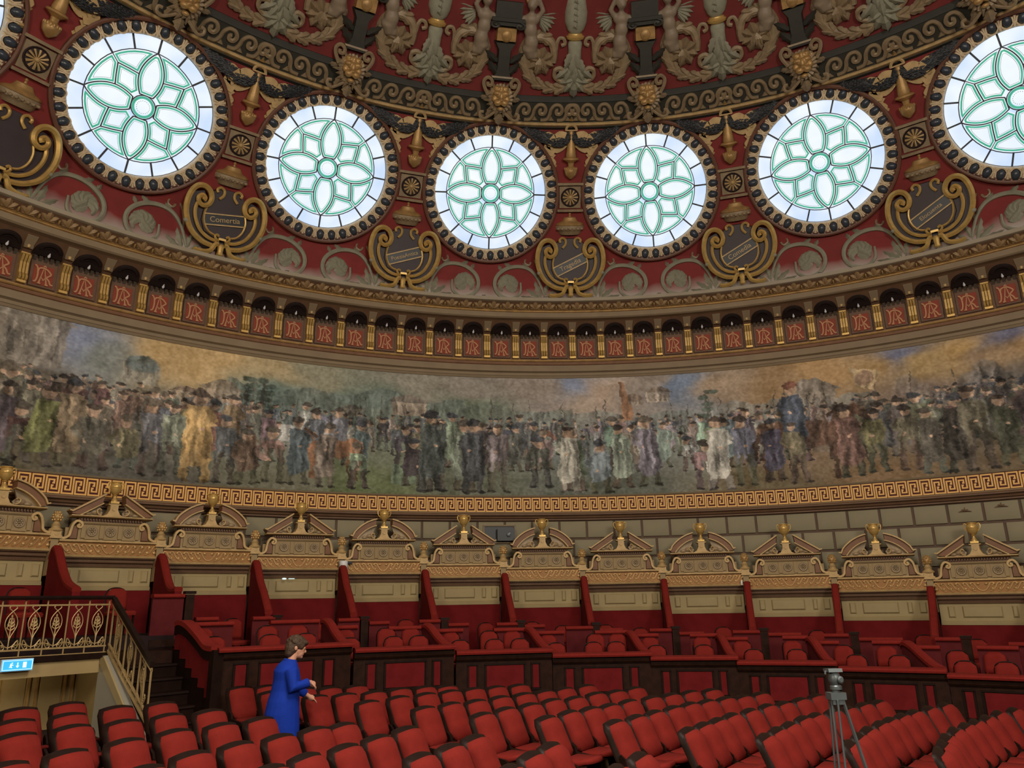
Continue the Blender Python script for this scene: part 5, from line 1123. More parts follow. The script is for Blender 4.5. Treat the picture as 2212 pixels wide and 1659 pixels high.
# ============================================================ hall seats
SEATS= {'A':[(1.56,3.38),(1.84,3.83),(2.13,4.26),(2.47,4.71),(2.73,5.02),(3.05,5.39),(3.38,5.75),(3.78,6.14),(4.21,6.56)],'B':[(2.22,3.03),(2.49,3.46),(2.74,3.85),(3.08,4.31),(3.4,4.66),(3.69,4.97),(4.04,5.33),(4.45,5.77),(4.87,6.12)],'C':[(0.85,3.71),(1.12,4.14),(1.39,4.54),(1.72,5.03),(1.98,5.32),(2.33,5.68),(2.66,6.01),(3.05,6.43),(3.41,6.76)],'D':[(0.16,4.05),(0.41,4.42),(0.66,4.78),(0.94,5.21),(1.29,5.65),(1.66,6.13),(1.99,6.45),(2.38,6.9),(2.79,7.39)],'E':[(-0.54,4.53),(-0.24,4.94),(0.05,5.36),(0.37,5.81),(0.67,6.21),(0.98,6.53),(1.32,6.88),(1.64,7.14),(2.01,7.53)],'F':[(-1.28,4.77),(-0.99,5.25),(-0.7,5.61),(-0.42,5.94),(-0.1,6.41),(0.28,6.86),(0.63,7.24),(1.0,7.64),(1.39,7.94)],'G':[(-2.02,4.95),(-1.75,5.45),(-1.44,5.88),(-1.13,6.39),(-0.8,6.68),(-0.46,7.22),(-0.12,7.55),(0.23,8.04)],'H':[(-2.74,5.43),(-2.45,5.85),(-2.14,6.17),(-1.83,6.61),(-1.5,7.03),(-1.19,7.42),(-0.87,7.83),(-0.5,8.28)],'I':[(-3.51,5.92),(-3.19,6.45),(-2.87,6.86),(-2.56,7.24),(-2.24,7.59),(-1.91,7.89),(-1.56,8.2)],'J':[(-4.3,6.41),(-3.96,6.67),(-3.62,6.99),(-3.32,7.44),(-2.98,7.74),(-2.67,7.91)],'K':[(-5.01,6.81),(-4.67,7.27),(-4.35,7.43),(-4.02,7.73)],'L':[(-5.62,7.32),(-5.3,7.56)],'r3':[(-2.46,2.44),(-2.24,2.89),(-2.04,3.39)],'r2':[(-1.71,2.0),(-1.52,2.56),(-1.33,3.03)],'r4':[(-3.55,1.87),(-3.39,2.36),(-3.16,2.81),(-2.96,3.31),(-2.75,3.85)],'r5':[(-4.47,1.79),(-4.35,2.38),(-4.13,2.85),(-3.88,3.28),(-3.66,3.74),(-3.44,4.03)],'r6':[(-5.56,1.85),(-5.38,2.38),(-5.16,2.93),(-4.95,3.48),(-4.66,3.91),(-4.4,4.35)],'r7':[(-6.4,2.53),(-6.28,3.15),(-6.04,3.66),(-5.72,4.03),(-5.46,4.52),(-5.15,4.89)],'r8':[(-6.95,3.36),(-6.79,3.96),(-6.52,4.45),(-6.3,5.08),(-5.97,5.5)],'r9':[(-7.6,4.38),(-7.28,4.82),(-7.02,5.34)],'r1':[(-0.86,2.06),(-0.59,2.6)]}
def seat_dir(x, y): return math.radians(72.58 - 0.65 * x - 3.82 * y)
pieces = []
mb = MB(); pad(mb, 0.196, 0.44, 0.795, 0.125, 0.175, 0.06, -0.04, 0.03, 0.022, 8, 8); sb1 = mb.mesh('backrest', M['velvet'], True, 1.2)
mb = MB(); pad(mb, 0.222, 0.36, 0.812, 0.165, 0.205, 0.10, -0.015, 0.036, 0.028, 8, 8); sb2 = mb.mesh('back_shell', M['wood_deep'], True, 1.2)
mb = MB(); oc = [(-0.20, 0.06), (-0.21, -0.18)] + [(0.21 * math.cos(a), -0.22 - 0.10 * math.sin(a) ** 0.8) for a in lerp(PI - 0.25, 0.25, 9)] + [(0.21, -0.18), (0.20, 0.06)]
n_ = len(oc); lay = [(0.97, 0.418), (1.01, 0.432), (1.0, 0.452), (0.94, 0.465)]
vs = [(x * k, (y + 0.18) * k - 0.18, z - 0.02 * (1 if y > -0.2 else 0)) for k, z in lay for x, y in oc]
mb.add(vs, [tuple(range(n_ - 1, -1, -1)), tuple(range(3 * n_, 4 * n_))] + [(l * n_ + i, l * n_ + (i + 1) % n_, (l + 1) * n_ + (i + 1) % n_, (l + 1) * n_ + i) for l in range(3) for i in range(n_)]); sc_me = mb.mesh('cushion', M['velvet'], True, 1.0)
mb = MB(); mb.prism_x([(0.06, 0.35), (-0.24, 0.385), (-0.27, 0.40), (0.06, 0.40), (0.12, 0.36), (0.12, 0.05), (0.08, 0.05), (0.06, 0.32)], -0.20, 0.20); su_me = mb.mesh('seat_pan', M['wood'])
mb = MB(); mb.prism_x([(0.16, 0.0), (0.10, 0.0), (0.06, 0.34), (0.10, 0.50), (0.15, 0.54), (0.17, 0.50), (0.13, 0.34)], -0.015, 0.015); mb.prism_x([(0.10, 0.34), (-0.16, 0.36), (-0.20, 0.39), (-0.16, 0.42), (0.10, 0.45)], -0.014, 0.014); ss_me = mb.mesh('standard', M['wood_deep'])
mb = MB(); mb.prism_x([(0.05, 0.35), (0.0, 0.35), (-0.06, 0.02), (-0.10, 0.0), (0.02, 0.0), (0.0, 0.04)], -0.022, 0.022); sl_me2 = mb.mesh('leg', M['brass_cream'])
ROWN = {'B': 'first', 'A': 'second', 'C': 'third', 'D': 'fourth', 'E': 'fifth', 'F': 'sixth', 'G': 'seventh', 'H': 'eighth', 'I': 'ninth', 'J': 'tenth', 'K': 'eleventh', 'L': 'twelfth',
        'r1': 'first', 'r2': 'second', 'r3': 'third', 'r4': 'fourth', 'r5': 'fifth', 'r6': 'sixth', 'r7': 'seventh', 'r8': 'eighth', 'r9': 'ninth'}
s0 = None
for key_, pts in SEATS.items():
    near = key_.startswith('r')
    for i, (x, y) in enumerate(pts):
        th = seat_dir(x, y) + random.uniform(-0.02, 0.02); fx, fy = math.sin(th), -math.cos(th)
        # the table holds the middle of the back's top edge; the seat's own origin stands 0.285 m in front of it on the floor
        X, Y = x + fx * 0.285, y + fy * 0.285; T = Matrix.Translation((X, Y, floor_z(X))) @ RZ(th)
        if near: lab = 'red seat %s from the far end, %s row from the right, near block' % (ORD[len(pts) - 1 - i], ROWN[key_])
        else: lab = 'red seat %s from the near aisle, %s row from the right, far block' % (ORD[i], ROWN[key_])
        if s0 is None:
            s0 = thing('theatre_seat', lab, 'seat', T, 'red hall seats')
            bk_ = obj('back_shell', sb2, s0); obj('backrest', sb1, s0); obj('cushion', sc_me, s0); obj('seat_pan', su_me, s0)
            for xx in (-0.232, 0.232): obj('standard', ss_me, s0, T_(xx, 0, 0))
            obj('leg', sl_me2, s0, T_(-0.2, 0, 0)); obj('leg', sl_me2, s0, T_(0.2, 0, 0))
        else: dup(s0, T, lab)

# ============================================================ the attendant in blue
PX, PY = -4.53, 5.72; PZ = floor_z(PX)
pt = thing('person', 'person in a royal blue coat with short brown hair, walking between the seats', 'person', Matrix.Translation((PX, PY, PZ)) @ RZ(math.radians(27)) @ Matrix.Scale(0.945, 4))
# local: faces +x (to the right in the photograph), y away from the camera
H = 1.67
HT = T_(0.05, 0, 1.44) @ RY(math.radians(17)) @ RX(math.radians(-4)) @ T_(-0.05, 0, -1.44)
def body_src():
    b = MB()
    for sy, dx in ((-0.085, 0.05), (0.085, -0.06)):
        b.tube([(0.0, sy, 0.80), (dx * 0.6 + 0.02, sy, 0.46), (dx, sy, 0.09)], [0.085, 0.058, 0.04], 10); b.ball((dx + 0.06, sy, 0.045), (0.13, 0.045, 0.045), 10, 6)
    b.tube([(-0.01, 0, 0.80), (-0.03, 0, 1.0), (0.0, 0, 1.25), (0.02, 0, 1.36)], [0.14, 0.13, 0.15, 0.08], 12)
    b.tube([(0.015, 0, 1.34), (0.05, 0, 1.43), (0.075, 0, 1.50)], [0.062, 0.055, 0.055], 10)
    b.ball((0.085, 0, 1.565), (0.095, 0.075, 0.110), 14, 10, T=HT); b.ball((0.12, 0, 1.515), (0.062, 0.058, 0.075), 12, 8, T=HT)
    b.ball((0.185, 0, 1.545), (0.025, 0.016, 0.022), 8, 6, T=HT); b.tube([(0.165, 0, 1.59), (0.188, 0, 1.55)], [0.012, 0.016], 6, T=HT)
    b.ball((0.172, 0, 1.505), (0.014, 0.026, 0.010), 8, 5, T=HT); b.ball((0.158, 0, 1.466), (0.026, 0.030, 0.022), 8, 6, T=HT)
    for sy in (-1, 1):
        b.ball((0.07, sy * 0.078, 1.555), (0.026, 0.014, 0.036), 8, 6); b.ball((0.158, sy * 0.03, 1.585), (0.02, 0.026, 0.010), 8, 5, T=HT)
    # arms: nearer arm folded across, further arm reaching forward and down
    arms = (((0.0, -0.175, 1.265), (0.03, -0.25, 1.07), (0.25, -0.20, 1.13), 1), ((0.02, 0.175, 1.265), (0.14, 0.22, 1.04), (0.33, 0.19, 0.915), -1))
    for S, E_, Wr, kind in arms:
        S, E_, Wr = Vector(S), Vector(E_), Vector(Wr); b.tube([S, E_, Wr], [0.045, 0.042, 0.030], 8)
        d = (Wr - E_).normalized()
        if kind == 1: d = Vector((0.45, 0.15, -0.35)).normalized(); up = Vector((0.55, 0.0, 0.75)).normalized()
        else: up = Vector((0.4, 0.1, 0.9)).normalized()
        s_ = d.cross(up).normalized(); up = s_.cross(d)
        P = Wr + d * 0.05; b.ball(tuple(P), (0.048, 0.026, 0.04), 10, 6); b.tube([Wr, Wr + d * 0.085], [0.030, 0.036], 8)
        for q in range(4):
            o_ = (q - 1.5) * 0.019; ln = (0.066, 0.078, 0.073, 0.058)[q]; bend = 0.5 if kind == 1 else 0.22
            B0 = Wr + d * 0.085 + s_ * o_; B1 = B0 + (d - up * bend * 0.6).normalized() * ln * 0.5; B2 = B1 + (d * 0.8 - up * bend * 1.6).normalized() * ln * 0.5
            b.tube([B0 - d * 0.02, B0, B1, B2], [0.0105, 0.0105, 0.0095, 0.007], 6)
        sd = s_ * (1 if kind == 1 else -1)
        b.tube([Wr + d * 0.03 + sd * 0.025, Wr + d * 0.07 + sd * 0.050 - up * 0.01, Wr + d * 0.105 + sd * 0.052 - up * 0.02], [0.013, 0.012, 0.008], 6)
    return b
obj('body', fuse(body_src(), 'body', M['skin'], 0.0075, 3), pt)
mb = MB()
def loft(rings, n=20):
    vs = []; fs_ = []
    for (cx, cy_, z, rx, ry) in rings:
        for i in range(n): a = 2 * PI * i / n; vs.append((cx + rx * math.cos(a), cy_ + ry * math.sin(a), z))
    for j in range(len(rings) - 1):
        for i in range(n): fs_.append((j * n + i, j * n + (i + 1) % n, (j + 1) * n + (i + 1) % n, (j + 1) * n + i))
    fs_ += [tuple(range(n - 1, -1, -1)), tuple((len(rings) - 1) * n + i for i in range(n))]
    mb.add(vs, fs_)
loft([(0.0, 0, 0.24, 0.185, 0.19), (-0.005, 0, 0.42, 0.195, 0.20), (-0.03, 0, 0.58, 0.22, 0.215), (-0.045, 0, 0.74, 0.225, 0.22), (-0.035, 0, 0.90, 0.205, 0.215), (-0.02, 0, 1.02, 0.185, 0.19), (-0.005, 0, 1.15, 0.18, 0.20), (-0.02, 0, 1.27, 0.165, 0.215), (-0.01, 0, 1.345, 0.13, 0.165), (0.015, 0, 1.405, 0.085, 0.095)])
mb.tube([(0.0, -0.18, 1.29), (0.03, -0.245, 1.07), (0.235, -0.205, 1.12)], [0.09, 0.088, 0.064], 10); mb.tube([(0.02, 0.18, 1.27), (0.14, 0.215, 1.045), (0.30, 0.195, 0.935)], [0.085, 0.08, 0.055], 10)
for k in range(6): a = k * 1.05; mb.tube([(-0.04 + 0.20 * math.cos(a), 0.20 * math.sin(a), 0.86), (-0.02 + 0.19 * math.cos(a + .05), 0.19 * math.sin(a + .05), 0.32)], [0.018, 0.03], 6)
obj('coat', fuse(mb, 'coat', M['coat'], 0.013, 4), pt)
mb = MB(); mb.tube([(0.07 * math.cos(a) + 0.02, 0.078 * math.sin(a), 1.395 + 0.012 * math.cos(a) * -1) for a in lerp(0.5, 2 * PI - 0.5, 14)], [0.02] * 14, 6); obj('collar', mb.mesh('collar', M['coat']), pt)
mb = MB()
for c, r in (((0.045, 0, 1.615), (0.128, 0.108, 0.108)), ((0.0, 0, 1.545), (0.095, 0.098, 0.105)), ((-0.01, 0, 1.475), (0.062, 0.078, 0.06)), ((0.105, -0.072, 1.60), (0.04, 0.022, 0.055)), ((0.105, 0.072, 1.60), (0.04, 0.022, 0.055)), ((0.145, 0, 1.65), (0.055, 0.08, 0.04))): mb.ball(c, r, 14, 9, T=HT)
for k in range(60):
    a = random.uniform(0, 2 * PI); e = random.uniform(-0.3, 1.4)
    if math.cos(a) > 0.6 and e < 0.5: continue
    mb.ball((0.04 + 0.125 * math.cos(a) * math.cos(e), 0.104 * math.sin(a) * math.cos(e), 1.61 + 0.108 * math.sin(e)), (0.022, 0.018, 0.016), 6, 4, T=HT)
obj('hair', fuse(mb, 'hair', M['hair'], 0.010, 2), pt)
for sy in (-1, 1): obj('eye', MB().ball((0.172, sy * 0.033, 1.568), (0.008, 0.012, 0.007), 8, 5, T=HT).mesh('eye', M['wood_deep']), pt)
mb = MB()
for sy, dx in ((-0.085, 0.05), (0.085, -0.06)): mb.prism_x([(0, 0)] * 3, 0, 0) if False else mb.ball((dx + 0.06, sy, 0.045), (0.14, 0.052, 0.052), 10, 6)
obj('shoes', mb.mesh('shoes', M['black']), pt)

# ============================================================ tripod
TX, TY = 1.02, 2.32; TZ = floor_z(TX); th_ = 1.68
t = thing('tripod', 'grey metal camera tripod standing among the seats', 'tripod', Matrix.Translation((TX, TY, TZ)) @ RZ(0.1) @ S3(0.82, 0.82, 0.93))
mb = MB(); mb.prism_x([(-0.06, 1.655), (0.06, 1.655), (0.06, 1.68), (-0.05, 1.685)], -0.075, 0.075); mb.tube([(-0.06, 0, 1.665), (-0.085, 0, 1.655), (-0.085, 0, 1.635)], 0.012, 6); obj('camera_plate', mb.mesh('camera_plate', M['steel']), t)
mb = MB(); mb.ball((0.005, 0, 1.595), (0.066, 0.06, 0.068), 14, 9); mb.lathe([(0.03, 0), (0.032, 0.02), (0.02, 0.03)], 12, T=T_(0.035, -0.055, 1.59) @ RX(PI / 2)); obj('fluid_head', mb.mesh('fluid_head', M['steel']), t)
mb = MB(); mb.lathe([(0.045, 1.50), (0.06, 1.505), (0.06, 1.53), (0.045, 1.545)], 14, c=(0.01, 0, 0)); mb.lathe([(0.035, 1.46), (0.035, 1.50)], 12); obj('bowl', mb.mesh('bowl', M['steel']), t)
mb = MB(); mb.box((0, 0, 1.45), (0.165, 0.12, 0.06)); mb.box((0, 0, 1.405), (0.13, 0.10, 0.05)); obj('shoulder', mb.mesh('shoulder', M['steel']), t)
for a, sp in ((math.radians(225), 0.13), (math.radians(120), 0.16), (math.radians(-15), 0.42)):
    dx, dy = math.cos(a), math.sin(a); px, py = -dy * 0.03, dx * 0.03; mb = MB()
    for s_ in (-1, 1): mb.tube([(dx * 0.06 + s_ * px, dy * 0.06 + s_ * py, 1.42), (dx * sp * 0.62 + s_ * px, dy * sp * 0.62 + s_ * py, 0.62)], 0.011, 6)
    mb.tube([(dx * sp * 0.55, dy * sp * 0.55, 0.72), (dx * sp, dy * sp, 0.02)], 0.011, 6); mb.ball((dx * sp * 0.62, dy * sp * 0.62, 0.62), (0.04, 0.03, 0.035), 8, 5); mb.ball((dx * sp, dy * sp, 0.02), 0.02, 6, 4)
    obj('leg', mb.mesh('leg', M['steel']), t)

# ============================================================ the painted frieze: a generic crowd in a landscape, painted on a fine sheet
PW, PH_ = 1640, 240; PA0, PA1 = -58.0, 50.0; rs = np.random.RandomState(11)
XT = np.array([0, 100, 200, 300, 400, 500, 600, 700, 800, 900, 1000, 1100, 1200, 1300, 1400, 1500, 1600, 1700, 1800, 1900, 2000, 2100, 2212], float)
AT = np.array([-50.3, -47.3, -44.1, -40.6, -37.0, -33.1, -29.1, -24.9, -20.5, -16.0, -11.3, -6.65, -1.94, 2.75, 7.38, 11.9, 16.35, 20.6, 24.7, 28.6, 32.4, 35.9, 39.6])
def CX(x): return (float(np.interp(x, XT, AT)) + (x + 0.0 if False else 0) * 0 - PA0) / (PA1 - PA0) * PW
yy, xx = np.mgrid[0:PH_, 0:PW].astype(np.float32)
def blur_noise(sx, sy, amp):
    a = rs.rand(int(PH_ / sy) + 3, int(PW / sx) + 3).astype(np.float32); gy, gx = yy / sy, xx / sx
    y0 = gy.astype(int); x0 = gx.astype(int); fy = gy - y0; fx = gx - x0; fy = fy * fy * (3 - 2 * fy); fx = fx * fx * (3 - 2 * fx)
    return amp * ((a[y0, x0] * (1 - fx) + a[y0, x0 + 1] * fx) * (1 - fy) + (a[y0 + 1, x0] * (1 - fx) + a[y0 + 1, x0 + 1] * fx) * fy - 0.5)
CP = [(-150, .1, 118, 110, 98), (0, .05, 122, 112, 100), (100, .10, 120, 120, 124), (150, .12, 122, 134, 166), (200, .2, 112, 118, 112), (330, .08, 170, 142, 96), (450, .12, 176, 148, 102), (560, .08, 156, 138, 102), (560, .3, 88, 110, 106), (700, .12, 124, 122, 102), (760, .3, 92, 108, 98), (900, .08, 122, 118, 106), (1000, .08, 128, 122, 114), (1000, .3, 98, 110, 94), (1160, .08, 128, 118, 108), (1235, .08, 104, 118, 146), (1250, .2, 150, 134, 118), (1290, .14, 160, 140, 122), (1400, .1, 136, 126, 116), (1480, .1, 104, 120, 144), (1560, .1, 142, 122, 100), (1700, .12, 142, 116, 84), (1800, .08, 154, 122, 80), (1900, .1, 154, 124, 80), (1950, .05, 96, 104, 134), (2000, .15, 152, 126, 80), (2100, .08, 164, 132, 80), (2180, .05, 92, 96, 124), (2260, .15, 150, 120, 80), (2000, .38, 116, 100, 90), (2150, .42, 92, 88, 84),
      (-150, .6, 80, 72, 58), (0, .6, 84, 74, 60), (300, .6, 92, 90, 82), (600, .6, 112, 118, 108), (800, .6, 100, 106, 90), (1000, .6, 94, 106, 100), (1300, .6, 98, 108, 110), (1500, .6, 110, 116, 110), (1700, .6, 122, 102, 82), (1900, .6, 114, 104, 90), (2150, .65, 78, 74, 64),
      (0, .95, 84, 78, 62), (300, .95, 72, 70, 64), (600, .95, 96, 96, 80), (800, .95, 84, 94, 64), (1000, .95, 84, 88, 74), (1300, .95, 78, 84, 74), (1600, .95, 96, 86, 64), (1900, .95, 106, 84, 58), (2200, .95, 94, 80, 60)]
num_ = np.zeros((PH_, PW, 3), np.float32); den = np.zeros((PH_, PW), np.float32)
wx_ = xx + blur_noise(60, 40, 46); wy_ = yy + blur_noise(60, 30, 26)
for (x, v, r, g, b) in CP:
    d2 = ((wx_ - CX(x)) / 34) ** 2 + ((wy_ - v * PH_) / 30) ** 2 + 0.35; wgt = 1.0 / d2 ** 2
    num_ += wgt[..., None] * np.array([r, g, b], np.float32); den += wgt
cv = num_ / den[..., None]
cv += (blur_noise(24, 10, 16) + blur_noise(8, 5, 9))[..., None]
FOLD = blur_noise(4, 26, .55) + blur_noise(9, 34, .5) + blur_noise(2.5, 9, .3)
def blend(x0, y0, x1, y1, fn, col, alpha=0.9):
    x0, y0, x1, y1 = max(0, int(x0)), max(0, int(y0)), min(PW, int(x1) + 1), min(PH_, int(y1) + 1)
    if x1 <= x0 or y1 <= y0: return
    X, Y = xx[y0:y1, x0:x1], yy[y0:y1, x0:x1]; m = fn(X, Y).astype(np.float32) * alpha
    g_ = sum(col) / 3 * 0.34; col = tuple(cc * 0.66 + g_ for cc in col); c = np.array(col, np.float32) * (1 + FOLD[y0:y1, x0:x1])[..., None] + ((rs.rand(*X.shape).astype(np.float32) - 0.5) * 14)[..., None]
    cv[y0:y1, x0:x1] = cv[y0:y1, x0:x1] * (1 - m[..., None]) + c * m[..., None]
def ell(cx, cy, rx, ry, col, alpha=0.9): blend(cx - rx - 1, cy - ry - 1, cx + rx + 1, cy + ry + 1, lambda X, Y: np.clip((1.15 - ((X - cx) / rx) ** 2 - ((Y - cy) / ry) ** 2) * 3, 0, 1), col, alpha)
def poly(P, col, alpha=0.9):
    P = [(float(a), float(b)) for a, b in P]; xs = [a for a, _ in P]; ys = [b for _, b in P]
    def fn(X, Y):
        ins = np.zeros(X.shape, bool); j = len(P) - 1
        for i in range(len(P)):
            xi, yi = P[i]; xj, yj = P[j]
            if yi != yj: ins ^= ((yi > Y) != (yj > Y)) & (X < (xj - xi) * (Y - yi) / (yj - yi) + xi)
            j = i
        return ins
    blend(min(xs), min(ys), max(xs), max(ys), fn, col, alpha)
def seg(x0, y0, x1, y1, wd, col, alpha=0.85):
    dx, dy = x1 - x0, y1 - y0; L = math.hypot(dx, dy) + 1e-6; nx, ny = -dy / L * wd / 2, dx / L * wd / 2
    poly([(x0 + nx, y0 + ny), (x1 + nx, y1 + ny), (x1 - nx, y1 - ny), (x0 - nx, y0 - ny)], col, alpha)
sh_ = lambda c, k: tuple(min(255, max(0, a * k)) for a in c)
def hills(x0, x1, v0, amp, col):
    a0, a1 = CX(x0), CX(x1); P = [(a0 + (a1 - a0) * i / 24, (v0 - amp * (0.5 + 0.5 * math.sin(i * 0.55 + x0) * math.sin(i * 0.23 + 1))) * PH_) for i in range(25)]
    poly(P + [(a1, (v0 + 0.3) * PH_), (a0, (v0 + 0.3) * PH_)], col, 0.6)
hills(480, 1000, .27, .12, (84, 104, 98)); hills(700, 1240, .33, .10, (92, 106, 92)); hills(1060, 1500, .36, .08, (98, 110, 104)); hills(1500, 1900, .36, .10, (110, 118, 116)); hills(1750, 2300, .45, .10, (112, 98, 84))
def house(x, v, w_, h, col, roof, dome_=False):
    a = CX(x); y = v * PH_; poly([(a - w_, y), (a + w_, y), (a + w_, y - h), (a - w_, y - h)], col, .8)
    if dome_: ell(a, y - h, w_ * 0.9, h * 0.45, roof, .85)
    else: poly([(a - w_ * 1.25, y - h), (a + w_ * 1.25, y - h), (a + w_ * 0.2, y - h * 1.6), (a - w_ * 0.3, y - h * 1.6)], roof, .85)
    for k in range(4): poly([(a - w_ * .8 + k * w_ * .45, y - h * .2), (a - w_ * .62 + k * w_ * .45, y - h * .2), (a - w_ * .62 + k * w_ * .45, y - h * .75), (a - w_ * .8 + k * w_ * .45, y - h * .75)], sh_(col, .72), .7)
house(40, .34, 34, 70, (126, 116, 102), (120, 110, 96)); house(290, .34, 22, 34, (126, 122, 106), (74, 90, 92), True); house(470, .42, 26, 30, (132, 112, 92), (112, 98, 78)); house(395, .42, 20, 18, (140, 120, 96), (106, 84, 70)); house(880, .36, 26, 26, (150, 128, 106), (96, 84, 74)); house(1370, .26, 14, 16, (150, 132, 112), (110, 90, 74), True); house(1425, .24, 18, 20, (140, 124, 104), (112, 92, 72)); house(1760, .44, 34, 44, (118, 112, 102), (110, 104, 96)); house(760, .4, 14, 14, (120, 110, 92), (90, 84, 74))
for k in range(7): a = CX(1960 + rs.randint(0, 260)); ell(a, PH_ * rs.uniform(.25, .5), rs.uniform(14, 26), rs.uniform(16, 30), (118, 106, 96) if k % 2 else (98, 94, 90), .55)
for x in (540, 560, 1530): a = CX(x); seg(a, .5 * PH_, a, .2 * PH_, 4, (70, 62, 54)); [ell(a + rs.uniform(-9, 9), PH_ * (.18 + .05 * k), rs.uniform(8, 14), 5, (60, 78, 66), .8) for k in range(5)]
SKIN = (168, 128, 96)
def figure(a, foot, h, coat, low, hat=None, lean=0.0, seated=False, cloak=True):
    """one loosely brushed person; a = canvas x, foot and h in canvas pixels"""
    top = foot - h; hr = h * 0.068; sx = a + lean * h; wsh = h * 0.112
    if seated: h2 = h * 0.72; top = foot - h2
    if cloak: P = [(sx - wsh * .9, top + hr * 2.3), (sx + wsh * .9, top + hr * 2.3), (a + wsh * 1.05, top + h * .42), (a + wsh * 1.2, foot - h * .24), (a + wsh * .5, foot - h * .16), (a - wsh * .8, foot - h * .13), (a - wsh * 1.15, foot - h * .30), (a - wsh * .95, top + h * .4)]
    else: P = [(sx - wsh, top + hr * 2.3), (sx + wsh, top + hr * 2.3), (a + wsh * .95, foot - h * .46), (a - wsh * .95, foot - h * .44)]
    for dx in (-.45, .5): seg(a + dx * wsh, foot - h * .48, a + dx * wsh * 1.6 + rs.uniform(-2, 2), foot, h * .075, low); ell(a + dx * wsh * 1.6 + 1.5, foot, h * .05, h * .02, sh_(low, .6))
    poly(P, coat, .93)
    for k in range(5): u_ = rs.uniform(-.8, .8); seg(sx + u_ * wsh * .8, top + hr * 2.8, a + u_ * wsh * 1.2, foot - h * rs.uniform(.25, .5), h * .03, sh_(coat, rs.choice([.68, .8, 1.2, 1.32])), .55)
    s_ = rs.choice([-1, 1]); seg(sx + s_ * wsh * .8, top + hr * 3, sx + s_ * wsh * 1.3, top + h * .33, h * .06, sh_(coat, .85)); seg(sx + s_ * wsh * 1.3, top + h * .33, sx + s_ * wsh * .4, top + h * .42, h * .05, sh_(coat, 1.1)); ell(sx + s_ * wsh * .35, top + h * .42, h * .022, h * .02, SKIN)
    seg(sx + wsh * .75, top + hr * 3, a + wsh * .8, foot - h * .25, wsh * .5, sh_(coat, .66), .5); seg(sx - wsh * .6, top + hr * 3, a - wsh * .6, foot - h * .3, wsh * .35, sh_(coat, 1.28), .45)
    ell(sx, top + hr, hr * .85, hr * 1.1, SKIN); ell(sx - s_ * hr * .25, top + hr * 1.2, hr * .5, hr * .8, sh_(SKIN, .7), .6)
    if hat: ell(sx, top + hr * .2, hr * 1.15, hr * .7, hat); ell(sx, top - hr * .2, hr * .7, hr * .6, sh_(hat, 1.12))
    else: ell(sx, top + hr * .25, hr * .9, hr * .55, (58, 46, 38))
def horse(a, foot, h, col, d=1):
    bx = lambda x: a + d * x * h; by = lambda y: foot - y * h
    for x, k in ((-.36, -.04), (-.28, .03), (.26, .05), (.34, -.05)): seg(bx(x), by(.55), bx(x + k), by(.28), h * .075, sh_(col, .9)); seg(bx(x + k), by(.28), bx(x + k * .4), by(0), h * .045, sh_(col, .8))
    ell(bx(0), by(.62), h * .42, h * .19, col); ell(bx(-.3), by(.66), h * .18, h * .19, sh_(col, 1.08)); poly([(bx(.22), by(.62)), (bx(.40), by(.52)), (bx(.52), by(.90)), (bx(.40), by(1.0))], col); ell(bx(.52), by(.90), h * .075, h * .08, sh_(col, 1.05)); seg(bx(.50), by(.93), bx(.66), by(.76), h * .09, col); seg(bx(-.43), by(.68), bx(-.52), by(.3), h * .06, sh_(col, .6)); seg(bx(.26), by(.84), bx(.44), by(1.0), h * .05, sh_(col, .6))
PAL = [(0, [(90, 84, 72), (104, 88, 62), (80, 50, 42), (70, 70, 62), (116, 96, 58)]), (300, [(78, 78, 74), (104, 104, 96), (98, 66, 52), (120, 96, 62), (70, 74, 76)]), (560, [(130, 134, 128), (80, 92, 112), (122, 88, 74), (112, 108, 96), (66, 76, 84)]), (800, [(52, 58, 66), (70, 78, 80), (88, 82, 70), (50, 52, 54), (112, 110, 98)]), (1040, [(64, 70, 76), (92, 96, 92), (78, 86, 70), (110, 108, 98), (70, 64, 60)]), (1250, [(128, 128, 118), (100, 108, 112), (74, 80, 90), (120, 108, 94), (82, 90, 96)]), (1480, [(142, 140, 128), (118, 128, 126), (70, 78, 92), (114, 88, 78), (142, 130, 108)]), (1680, [(96, 90, 78), (60, 68, 82), (120, 100, 70), (108, 80, 64)]), (1880, [(78, 74, 66), (96, 92, 80), (66, 70, 66), (104, 88, 64)]), (2050, [(58, 56, 50), (70, 66, 58), (84, 74, 58), (52, 54, 52)]), (2400, [(58, 56, 50)])]
def palette(x):
    for (a, c), (b, _) in zip(PAL, PAL[1:]):
        if x < b: return c
    return PAL[-1][1]
HATS = [(46, 40, 36), (64, 58, 50), None, (84, 74, 60), None, (50, 54, 62)]
